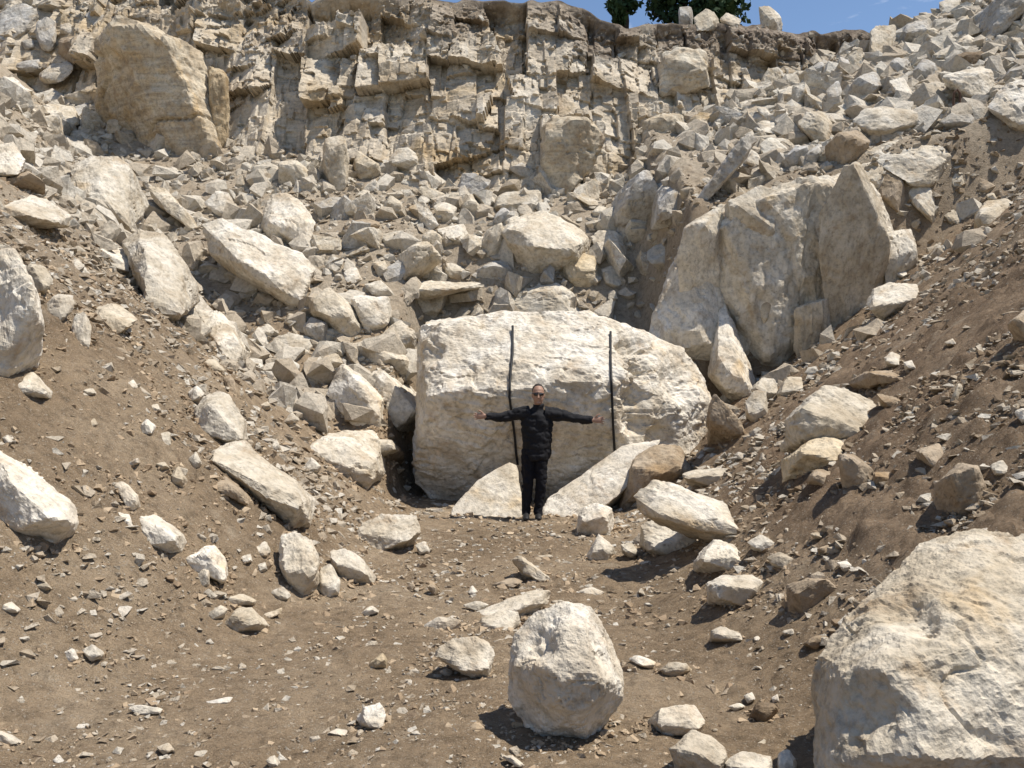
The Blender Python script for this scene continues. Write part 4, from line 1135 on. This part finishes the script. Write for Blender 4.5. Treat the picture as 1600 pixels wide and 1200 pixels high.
def build_scatter():
    MS = mat_stones()
    # pebbles and small stones on all soil
    N = 130000
    y = 2.2 * (24 / 2.2) ** (rng.uniform(0, 1, N) ** 0.8)
    x = rng.uniform(-1, 1, N) * (2.0 + 0.72 * y)
    z = G(x, y)
    keep = (y < CY(x, z) + 0.2)
    clump = n2(x, y, 0.9, 91.5)
    floor = (z < 0.12)
    dens = np.where(floor, 0.40, np.where(x > 1.5, 0.9, 0.85)) * np.clip(0.6 + 0.9 * clump, 0.08, 1.3)
    keep &= rng.uniform(0, 1, N) < dens
    x, y, z = x[keep], y[keep], z[keep]
    s = 0.0021 * y * (1 - rng.uniform(0, 1, len(x))) ** -0.72
    s = np.clip(s, 0.005, np.where(y > 12, 0.16, np.where(z > 0.1, 0.045 + 0.008 * y, 0.032 + 0.004 * y)))
    P = np.stack([x, y, z - 0.05 * s], 1)
    scatter('loose_stones', P, s, MS, 'small pale stones and pebbles strewn over the brown soil', 'stones', n=7, variants=24, seed=50, tmin=0.12)
    build_clods()
    # half-buried stones on the left bank and a tighter pile at the right foot of the block
    M1, M2 = 900, 260
    yb = np.concatenate([4.6 * (13.5 / 4.6) ** rng.uniform(0, 1, M1), rng.uniform(8.5, 13.2, M2)])
    xb = np.concatenate([-(1.6 + rng.uniform(0, 1, M1) ** 1.2 * (0.62 * yb[:M1])), rng.uniform(1.2, 3.6, M2)])
    ck = np.concatenate([rng.uniform(0, 1, M1) < np.clip(0.25 + 0.9 * n2(xb[:M1], yb[:M1], 0.7, 101.5), 0.03, 1), np.ones(M2, bool)])
    xb, yb = xb[ck], yb[ck]; zb_ = G(xb, yb)
    sb = np.clip(0.0042 * yb * (1 - rng.uniform(0, 1, len(xb))) ** -0.5, 0.025, 0.02 + 0.012 * yb)
    scatter('buried_stones', np.stack([xb, yb, zb_ - 0.25 * sb], 1), sb, MS, 'pale stones half buried in the left bank and beside the block', 'stones', n=12, seed=260, flat=0.9, tmin=0.5, variants=30, detail=True)
    # coarse rubble: slope below the cliff, upper right pile, upper left heap, right of block
    N = 7500
    x = rng.uniform(-13, 14, N); y = rng.uniform(12.6, 25, N); z = G(x, y)
    x = np.concatenate([x, rng.uniform(4, 18, 4200)]); y = np.concatenate([y, rng.uniform(17, 28, 4200)]); z = G(x, y); N = len(x)
    ok = ((y < CY(x, z) + 0.3) | (x > 7.5)) & (z > 1.0)
    core = ((x > -5.5) & (x < 3.2)) | ((x > 4) & (y > 17)) | ((x < -7) & (y > 18))
    ok &= rng.uniform(0, 1, N) < np.where(core, 0.85, np.where((x < -2) & (z > 2.2), 0.8, np.where(x < 0, 0.35, 0.15)))
    x, y, z = x[ok], y[ok], z[ok]
    s = np.clip(0.12 * (1 - rng.uniform(0, 1, len(x))) ** -0.5, 0.08, 0.52)
    P = np.stack([x, y, z + 0.02 * s], 1)
    big = np.argsort(-s)
    # the largest of them in view are rocks of their own
    U = 800 + FPX * x / y; Vp = 600 - FPX * (P[:, 2] - CAMZ) / y
    taken, n_ind = np.zeros(len(x), bool), 0
    protos = []
    for k in range(10):
        V, F = rand_rock(700 + k, 11)
        V, F = refine(V, F, 0.14)
        V = V + vnormals(V, F) * (0.04 * fbm(V * 2.2 + k, 3) + 0.04 * fbm(V * 7 + k, 3))[:, None]
        me = mk_mesh('rock', V, F, smooth=False); me.materials.append(M_ROCK); protos.append(me)
    quota = dict(BR=26, UR=22, UL=10)
    for i in big:
        u, v = U[i], Vp[i]
        if not (0 < u < 1600 and 0 < v < 1200): continue
        if u < 160 and v < 210: g = 'UL'
        elif u > 1120 and v < 290: g = 'UR'
        elif 480 < u < 1010 and 290 < v < 500: g = 'BR'
        else: continue
        if quota[g] <= 0 or inside_outline(u, v): continue
        quota[g] -= 1; taken[i] = True
        o = link('rock', protos[n_ind % 10], None, None, P[i]); n_ind += 1
        o.scale = (s[i] * 1.25, s[i] * 1.2, s[i] * 1.0)
        o.rotation_euler = tuple(rng.uniform(0, 6.28, 3))
        tk = random.choice('cgtw'); t = TINT[tk]; o.color = (*t, 1); PICT.append((o, np.array([u, v]), TONE[tk]))
        label, grp = SHARED[g]
        tag(o, label, 'rock', grp)
    r = ~taken
    r2 = r & (s > 0.19); r = r & ~r2
    scatter('block_rubble', P[r2], s[r2], MS, 'fist to bucket sized broken blocks lying between the boulders', 'rubble', n=12, seed=190, flat=0.95, tmin=0.42, variants=40, detail=True)
    scatter('coarse_rubble', P[r], s[r], MS, 'coarse pale rubble filling the gaps below the cliff', 'rubble', n=11, seed=90, flat=0.95, tmin=0.38, variants=30)
    # rubble caught on the cliff ledges and rim
    C = CLG['P']
    dy = np.gradient(C[:, :, 1], axis=0); dz = np.gradient(C[:, :, 2], axis=0) + 1e-4
    ledge = np.clip(dy / np.abs(dz), 0, 4)
    rr, cc = rng.integers(40, 213, 60000), rng.integers(60, C.shape[1] - 60, 60000)
    kp = rng.uniform(0, 1, 60000) < 0.05 * sstep(0.8, 2.5, ledge[rr, cc]) + 0.05 * (rr > 155)
    Q = C[rr[kp], cc[kp]]
    s = np.clip(0.03 * (1 - rng.uniform(0, 1, len(Q))) ** -0.5, 0.028, 0.17)
    x, yy, zz = Q[:, 0], Q[:, 1], Q[:, 2] + 0.2 * s
    scatter('cliff_rubble', np.stack([x, yy, zz], 1), s, MS, 'broken stones clinging to the quarry face and its rim', 'rubble', n=10, seed=130, flat=0.9, tmin=0.25)

# ------------------------------------------------------------------ trees behind the rim
def mat_leaf():
    m = NT('foliage')
    oi = m.n('ShaderNodeTexCoord')
    c = m.ramp(m.noise(oi.outputs['Object'], 1.2, 4), [(0.35, (0.018, 0.035, 0.016)), (0.65, (0.050, 0.085, 0.032))])
    m.l(c, m.b.inputs['Base Color']); m.b.inputs['Roughness'].default_value = 0.7
    return m.m

def tree(label, x, y, h, rad, crown0, seed, leafm, barkm):
    rg = np.random.default_rng(seed)
    zb = float(rim(np.array([x]))[0]) - 0.1
    root = bpy.data.objects.new('tree', None); COL.objects.link(root); root.location = (x, y, zb)
    tag(root, label, 'tree', 'trees behind the quarry rim')
    V, F = [], []
    def limb(a, b, ra, rb, n=7):
        a, b = np.array(a, float), np.array(b, float)
        t = (b - a) / np.linalg.norm(b - a); s = np.cross(t, [0.3, 1, 0.2]); s /= np.linalg.norm(s); q = np.cross(t, s)
        o = len(V)
        for c, r in ((a, ra), ((a + b) / 2 + s * ra * 0.3, (ra + rb) / 2), (b, rb)):
            for k in range(n):
                V.append(c + r * (s * math.cos(k * 6.283 / n) + q * math.sin(k * 6.283 / n)))
        for j in range(2):
            for k in range(n):
                F.append((o + j * n + k, o + j * n + (k + 1) % n, o + (j + 1) * n + (k + 1) % n, o + (j + 1) * n + k))
    limb((0, 0, 0), (0.1, 0, h * 0.55), 0.22, 0.14); limb((0.1, 0, h * 0.55), (0, 0, h * 0.95), 0.14, 0.03)
    centers = []
    for k in range(26):
        zz = rg.uniform(crown0, h); a = rg.uniform(0, 6.283)
        env = rad * math.sqrt(max(0.05, 1 - ((zz - (crown0 + h) / 2) / ((h - crown0) / 2 + 0.4)) ** 2))
        e = np.array([math.cos(a) * env * rg.uniform(0.45, 1), math.sin(a) * env * rg.uniform(0.45, 1), zz])
        limb((0.05, 0, max(0.5, zz - env * 0.6)), e, 0.06, 0.015, 5); centers.append(e)
    link('trunk', mk_mesh('trunk', np.array(V), np.array(F)), barkm, root)
    n = 420
    C = np.repeat(np.array(centers), n, 0)
    P = C + rg.normal(size=C.shape) * rad * 0.19
    A = rg.normal(size=P.shape); A /= np.linalg.norm(A, axis=1)[:, None]
    B = np.cross(A, rg.normal(size=P.shape)); B /= np.linalg.norm(B, axis=1)[:, None]
    s = rg.uniform(0.10, 0.17, (len(P), 1))
    Q = np.stack([P - A * s, P + B * s * 0.55, P + A * s, P - B * s * 0.55], 1).reshape(-1, 3)
    link('crown', mk_mesh('crown', Q, np.arange(len(Q)).reshape(-1, 4), False), leafm, root)

# ------------------------------------------------------------------ the person
def tube(path, ra, rb, side=(1, 0, 0), n=14):
    """closed loft of elliptical rings; ra along 'side', rb across"""
    path = np.array(path, float); k = len(path)
    side = np.array(side, float)
    V, F = [], []
    for i in range(k):
        t = path[min(i + 1, k - 1)] - path[max(i - 1, 0)]; t /= np.linalg.norm(t)
        s = side - t * side.dot(t); s /= np.linalg.norm(s); q = np.cross(t, s)
        for j in range(n):
            a = j * 2 * math.pi / n
            V.append(path[i] + s * math.cos(a) * ra[i] + q * math.sin(a) * rb[i])
    for i in range(k - 1):
        for j in range(n):
            F.append((i * n + j, i * n + (j + 1) % n, (i + 1) * n + (j + 1) % n, (i + 1) * n + j))
    F.append(tuple(range(n - 1, -1, -1))); F.append(tuple((k - 1) * n + j for j in range(n)))
    return V, F

def ball(c, r, n=12, m=8):
    V, F = [], []
    path = [(c[0], c[1], c[2] + r[2] * math.cos(math.pi * i / m) * -1) for i in range(m + 1)]
    rr = [max(0.06, math.sin(math.pi * i / m)) for i in range(m + 1)]
    return tube(path, [r[0] * a for a in rr], [r[1] * a for a in rr], n=n)

def fuse(name, parts, mat, parent, voxel, smooth=4, wrinkle=0.0, wscale=7.0):
    V, F = [], []
    for v, f in parts:
        o = len(V); V += [tuple(a) for a in v]; F += [tuple(i + o for i in g) for g in f]
    me = bpy.data.meshes.new('tmp'); me.from_pydata(V, [], F); me.update()
    bm = bmesh.new(); bm.from_mesh(me); bmesh.ops.recalc_face_normals(bm, faces=bm.faces[:]); bm.to_mesh(me); bm.free()
    ob = bpy.data.objects.new('tmp', me); COL.objects.link(ob)
    md = ob.modifiers.new('r', 'REMESH'); md.mode = 'VOXEL'; md.voxel_size = voxel
    sm = ob.modifiers.new('s', 'SMOOTH'); sm.iterations = smooth; sm.factor = 0.5
    dg = bpy.context.evaluated_depsgraph_get(); dg.update()
    m2 = bpy.data.meshes.new_from_object(ob.evaluated_get(dg))
    bpy.data.objects.remove(ob)
    m2.name = name
    if wrinkle:
        n = len(m2.vertices); c = np.zeros(n * 3, np.float32); m2.vertices.foreach_get('co', c); c = c.reshape(-1, 3).astype(float)
        nn = np.zeros(n * 3, np.float32); m2.vertices.foreach_get('normal', nn); nn = nn.reshape(-1, 3)
        d = np.abs(vn(c * np.array([wscale, wscale, wscale * 1.6]))) - 0.4 + 0.5 * fbm(c * wscale * 2, 2)
        m2.vertices.foreach_set('co', (c + nn * (d * wrinkle)[:, None]).astype(np.float32).ravel()); m2.update()
    m2.polygons.foreach_set('use_smooth', np.ones(len(m2.polygons), bool))
    m2.materials.clear(); m2.materials.append(mat)
    return link(name, m2, None, parent)

def hand(wrist, sx):
    """open hand, palm to the front, fingers pointing outwards along sx, thumb up"""
    w = np.array(wrist); P = []
    palm = [w - [sx * .03, 0, 0], w + [sx * .02, 0, 0], w + [sx * .06, 0, .0], w + [sx * .095, -.003, 0]]
    P.append(tube(palm, [.016, .016, .015, .012], [.027, .034, .042, .040], side=(0, 1, 0)))
    for k, (oz, ln, dy) in enumerate(((.031, .066, -.004), (.010, .077, -.006), (-.011, .071, -.004), (-.031, .056, 0))):
        a = w + [sx * .088, 0, oz]; sp = oz * 0.5
        pts = [a, a + [sx * ln * .4, dy, sp * .4], a + [sx * ln * .72, dy - .006, sp * .7], a + [sx * ln, dy - .018, sp]]
        P.append(tube(pts, [.0095, .009, .0085, .0065], [.0095, .009, .0085, .0065], side=(0, 1, 0), n=8))
    a = w + [sx * .025, 0, .028]
    P.append(tube([a, a + [sx * .025, -.006, .028], a + [sx * .052, -.008, .045], a + [sx * .075, -.004, .052]], [.012, .012, .0105, .008], [.012, .012, .0105, .008], side=(0, 1, 0), n=8))
    return P

def build_person():
    u0, v0 = 832, 812
    d = float(raycast([u0], [v0], cliff=False)[0])
    d = min(max(d, 11.5), 12.1)
    base = at(u0, v0, d)
    zg = float(G(np.array([base[0]]), np.array([base[1]]))[0])
    base[2] = zg + 0.0
    sc = (1 / 118.0) * 1.0
    def q(u, v, y=0.0): return ((u - u0) * sc, y, (v0 - v) * sc)
    black = mat_plain('black_cloth', (0.012, 0.012, 0.014), 0.85, 0.25, 0.3, 60, 0.2, 0.004)
    blackt = mat_plain('black_trouser_cloth', (0.010, 0.010, 0.013), 0.9, 0.2, 0.3, 60, 0.2, 0.004)
    skin = mat_plain('skin', (0.36, 0.215, 0.15), 0.55, 0.35, 0.12, 30, 0.1, 0.002)
    hair = mat_plain('hair', (0.022, 0.016, 0.012), 0.6, 0.3, 0.5, 120, 0.6, 0.006)
    glass = mat_plain('dark_lens', (0.008, 0.008, 0.010), 0.12, 0.6, 0.1, 10, 0.0, 0.001)
    shoe = mat_plain('black_shoe', (0.014, 0.013, 0.013), 0.5, 0.4, 0.2, 40, 0.1, 0.002)
    hx, hz = q(841, 618)[0], q(841, 618)[2]           # head centre
    sl, sr = q(818, 645), q(862, 646)                 # shoulders
    el, er = q(788, 653, .01), q(894, 654, .01)
    wl, wr = q(759, 651, -.06), q(925, 657, -.06)
    cx = q(839, 0)[0]
    hipx = q(835, 0)[0]
    # body (skin): one continuous figure
    P = []
    P.append(tube([(hx, .01, hz - .135), (hx, -.004, hz - .11), (hx, -.012, hz - .06), (hx, -.004, hz), (hx, .004, hz + .06), (hx, .01, hz + .105), (hx, .012, hz + .122)],
                  [.030, .052, .066, .075, .076, .055, .02], [.035, .062, .084, .094, .094, .070, .025], n=20))
    P.append(tube([(cx, .03, hz - .27), (hx, .02, hz - .18), (hx, .012, hz - .10), (hx, .01, hz - .04)], [.07, .058, .056, .055], [.07, .06, .058, .055]))
    P.append(tube([(hx, -.088, hz + .012), (hx, -.104, hz - .012), (hx, -.116, hz - .034), (hx, -.09, hz - .044)], [.008, .011, .016, .012], [.01, .012, .012, .01], n=8))   # nose
    P.append(tube([(hx - .026, -.083, hz - .068), (hx, -.094, hz - .066), (hx + .026, -.083, hz - .068)], [.006, .009, .006], [.006, .009, .006], side=(0, 0, 1), n=8))       # lips
    P.append(ball((hx, -.072, hz - .105), (.026, .022, .02)))                                                                                                                    # chin
    P.append(tube([(hx - .045, -.078, hz + .033), (hx, -.095, hz + .035), (hx + .045, -.078, hz + .033)], [.009, .010, .009], [.008, .010, .008], side=(0, 0, 1), n=8))           # brow
    for s in (-1, 1):
        P.append(ball((hx + s * .077, .012, hz - .008), (.011, .022, .034)))                                                                                                    # ears
    P.append(tube([(cx, .02, .86), (cx, .015, 1.05), (cx, .01, 1.22), (cx, .02, 1.36), (cx, .025, 1.44)], [.145, .14, .165, .175, .08], [.10, .095, .11, .10, .07]))
    for a, b, c in ((sl, el, wl), (sr, er, wr)):
        P.append(tube([(np.array(a) * .8 + np.array([cx, 0, a[2]]) * .2), a, b, c], [.05, .05, .042, .028], [.05, .05, .042, .028], side=(0, 1, 0)))
    P += hand(wl, -1) + hand(wr, 1)
    legs = [((hipx - .085, .02, .90), q(825, 757, .0), q(822, 800, .02)), ((hipx + .085, .02, .90), q(845, 757, .0), q(841, 800, .02))]
    for h, k, a in legs:
        P.append(tube([h, k, a, (a[0], a[1], .03)], [.075, .05, .036, .04], [.08, .055, .04, .045]))
    body = fuse('person', P, skin, None, 0.0082, 2)
    body.location = base
    tag(body, 'man in black with sunglasses standing with arms stretched wide before the block', 'person')
    # jacket
    J = [tube([(cx - .01, .02, .79), (cx - .01, .018, .85), (cx, .015, 1.0), (cx, .012, 1.15), (cx, .012, 1.27), (cx, .02, 1.36), (hx - .005, .022, 1.43), (hx, .02, 1.475)],
              [.178, .190, .195, .205, .218, .20, .115, .062], [.130, .135, .130, .135, .135, .125, .09, .066], n=24)]
    J.append(tube([(hx, .02, 1.43), (hx, .018, hz - .155), (hx, .016, hz - .125)], [.078, .074, .072], [.082, .078, .074], n=20))     # stand-up collar
    for a, b, c in ((sl, el, wl), (sr, er, wr)):
        m0 = np.array(a) * .55 + np.array([cx, .02, a[2] - .03]) * .45
        e2 = np.array(c)
        J.append(tube([m0, np.array(a) + [0, 0, -.015], (np.array(a) + np.array(b)) / 2, b, (np.array(b) + e2) / 2, e2], [.105, .096, .078, .066, .058, .050], [.10, .085, .075, .066, .058, .050], side=(0, 0, 1), n=18))
    fuse('jacket', J, black, body, 0.008, 4, 0.022, 9)
    # zip
    zp = [(hx, -.072, 1.46), (cx, -.128, 1.36), (cx, -.131, 1.2), (cx, -.128, 1.0), (cx - .01, -.128, .82)]
    T = [tube([(hipx, .02, .93), (hipx, .02, .84), (hipx, .02, .78)], [.165, .165, .13], [.115, .118, .11], n=22)]
    for h, k, a in legs:
        T.append(tube([(h[0], h[1], .86), ((h[0] + k[0]) / 2, .015, .66), k, ((k[0] + a[0]) / 2, .02, .28), (a[0], .02, .12), (a[0], .01, .055)],
                      [.093, .088, .073, .066, .060, .058], [.108, .100, .085, .080, .075, .075], n=18))
    fuse('trousers', T, blackt, body, 0.007, 3, 0.018, 10)
    for h, k, a in legs:
        fuse('shoe', [tube([(a[0], .09, .045), (a[0], .04, .055), (a[0], -.04, .05), (a[0], -.12, .035), (a[0], -.17, .028)], [.036, .042, .045, .046, .026], [.042, .052, .050, .034, .022], side=(1, 0, 0))], shoe, body, 0.006, 3)
    # short hair: cap over the skull down to the temples
    Hh = [tube([(hx, .03, hz + .03), (hx, .026, hz + .07), (hx, .020, hz + .105), (hx, .018, hz + .135), (hx, .018, hz + .147)], [.080, .082, .070, .045, .015], [.083, .085, .074, .045, .015], n=20)]
    Hh.append(tube([(hx, .050, hz - .07), (hx, .046, hz - .02), (hx, .040, hz + .05)], [.060, .074, .080], [.052, .062, .070], n=18))
    fuse('hair', Hh, hair, body, 0.006, 2, 0.006, 40)
    # sunglasses
    sg = fuse('sunglasses', [tube([(hx - .078, -.030, hz + .02), (hx - .066, -.086, hz + .018), (hx, -.108, hz + .022), (hx + .066, -.086, hz + .018), (hx + .078, -.030, hz + .02)], [.005, .006, .006, .006, .005], [.004, .005, .005, .005, .004], side=(0, 0, 1), n=8)], shoe, body, 0.003, 1)
    for s in (-1, 1):
        fuse('lens', [tube([(hx + s * .010, -.106, hz + .006), (hx + s * .036, -.104, hz + .004), (hx + s * .064, -.088, hz + .008)], [.012, .021, .013], [.004, .005, .004], side=(0, 0, 1), n=12)], glass, sg, 0.003, 1)
        link('temple_arm', mk_mesh('temple_arm', *[np.array(a) for a in (lambda t: (t[0], [f for f in t[1] if len(f) == 4]))(tube([(hx + s * .079, -.035, hz + .02), (hx + s * .082, .01, hz + .018)], [.004, .004], [.003, .003], side=(0, 0, 1), n=4))]), shoe, sg)
    return body

# ------------------------------------------------------------------ black cables over the block, bent bar
def cable(name, label, pix, blk, mat, group, r=0.021):
    me = blk.data; L = np.array(blk.location)
    bvh = BVHTree.FromPolygons([Vector(v.co) + blk.location for v in me.vertices], [p.vertices[:] for p in me.polygons])
    pts, last = [], 13.0
    pix = np.array(pix, float)
    t = np.linspace(0, 1, 46); k = np.linspace(0, 1, len(pix))
    uu, vv = np.interp(t, k, pix[:, 0]), np.interp(t, k, pix[:, 1])
    ds = []
    for u, v in zip(uu, vv):
        dr = Vector(((u - 800) / FPX, 1, (600 - v) / FPX))
        h = bvh.ray_cast(Vector((0, 0, CAMZ)), dr.normalized())
        if h[0] is not None: last = h[0].y
        ds.append(last)
    ds = np.array(ds)
    # a hanging line bridges hollows: it stays at or in front of the stone
    sm = np.convolve(np.pad(ds, 3, 'edge'), np.ones(7) / 7, 'valid')
    ds = np.minimum(ds, sm) - r * 1.3
    sm = np.convolve(np.pad(ds, 2, 'edge'), np.ones(5) / 5, 'valid')
    ds = np.minimum(sm, ds)
    pts = [at(u, v, d) for u, v, d in zip(uu, vv, ds)]
    V, F = tube(pts, [r] * len(pts), [r] * len(pts), side=(1, 0, 0), n=10)
    me = bpy.data.meshes.new(name); b = np.array(pts[-1])
    me.from_pydata([tuple(np.array(v) - b) for v in V], [], F); me.update()
    me.polygons.foreach_set('use_smooth', np.ones(len(me.polygons), bool))
    o = link(name, me, mat, None, b); tag(o, label, 'cable', group)

def build_small():
    m = mat_plain('black_rubber', (0.012, 0.012, 0.013), 0.6, 0.3, 0.2, 30, 0.1, 0.002)
    cable('cable', 'black cable hanging down the block behind the man, left one', [(801, 509), (801, 550), (797, 590), (796, 620), (800, 650), (804, 680), (807, 712), (809, 726)], BLOCK, m, 'black cables hanging over the block', 0.018)
    cable('cable', 'black cable hanging down the block right of the man', [(954, 518), (954, 560), (956, 615), (958, 665), (961, 716)], BLOCK, m, 'black cables hanging over the block', 0.018)
    rust = mat_plain('rusty_steel', (0.10, 0.055, 0.035), 0.8, 0.3, 0.4, 40, 0.4, 0.004)
    u = lambda a, b: (1060 + a * .3375, b * .3375)
    q = [u(1275, 520), u(1273, 470), u(1276, 430), u(1290, 415), u(1304, 432), u(1303, 470), u(1298, 522)]
    d = float(raycast([q[0][0]], [q[0][1]])[0]) - 0.45
    pts = [at(a, b, d) for a, b in q]
    V, F = tube(pts, [.022] * 7, [.022] * 7, side=(0, 1, 0), n=8)
    me = bpy.data.meshes.new('bent_bar'); b = np.array(pts[0])
    me.from_pydata([tuple(np.array(v) - b) for v in V], [], F); me.update()
    o = link('bent_bar', me, rust, None, b); tag(o, 'thin rusty steel bar bent into a loop among the upper right rocks', 'steel bar')

def unique_labels():
    """look-alike stones are told apart by the nearest thing one can find"""
    cnt = {}
    for o, c, t in PICT: cnt[o['label']] = cnt.get(o['label'], 0) + 1
    marks = [(c, o['label']) for o, c, t in PICT if cnt[o['label']] == 1 and 0 < c[0] < 1600 and 0 < c[1] < 1200]
    used = set(l for l, n in cnt.items() if n == 1)
    for o, c, t in PICT:
        if cnt[o['label']] == 1: continue
        small = o['category'] == 'stone'
        for mc, ml in sorted(marks, key=lambda m: np.hypot(*(m[0] - c)))[:10]:
            dx, dy = c - mc
            if abs(dx) > abs(dy) * 1.0: d = 'left of' if dx < 0 else 'right of'
            else: d = 'above' if dy < 0 else 'below'
            lab = '%s%s %s just %s the %s' % ('small ' if small else '', t, o['category'], d, ml)
            if len(lab.split()) <= 16 and lab not in used:
                used.add(lab); o['label'] = lab; break

# ------------------------------------------------------------------ assemble
BLOCK = build_heroes()
build_rocks()
build_scatter()
LEAF = mat_leaf(); BARK = mat_plain('bark', (0.09, 0.065, 0.045), 0.95, 0.1, 0.4, 12, 0.6, 0.03)
tree('dark broad tree behind the rim, the widest one', (1088 - 800) / FPX * 33, 33, 9.0, 1.6, 3.0, 1, LEAF, BARK)
tree('narrow dark tree behind the rim left of the widest tree', (976 - 800) / FPX * 33, 33.5, 8.0, 0.5, 1.6, 2, LEAF, BARK)
tree('dark tree peeking over the rim at the upper left', (510 - 800) / FPX * 32, 32, 9.5, 0.8, 3.6, 3, LEAF, BARK)
build_person()
build_small()
unique_labels()
print('ROCKS', NROCK[0], 'TRIS', sum(len(o.data.loops) - 2 * len(o.data.polygons) for o in bpy.data.objects if o.type == 'MESH'))
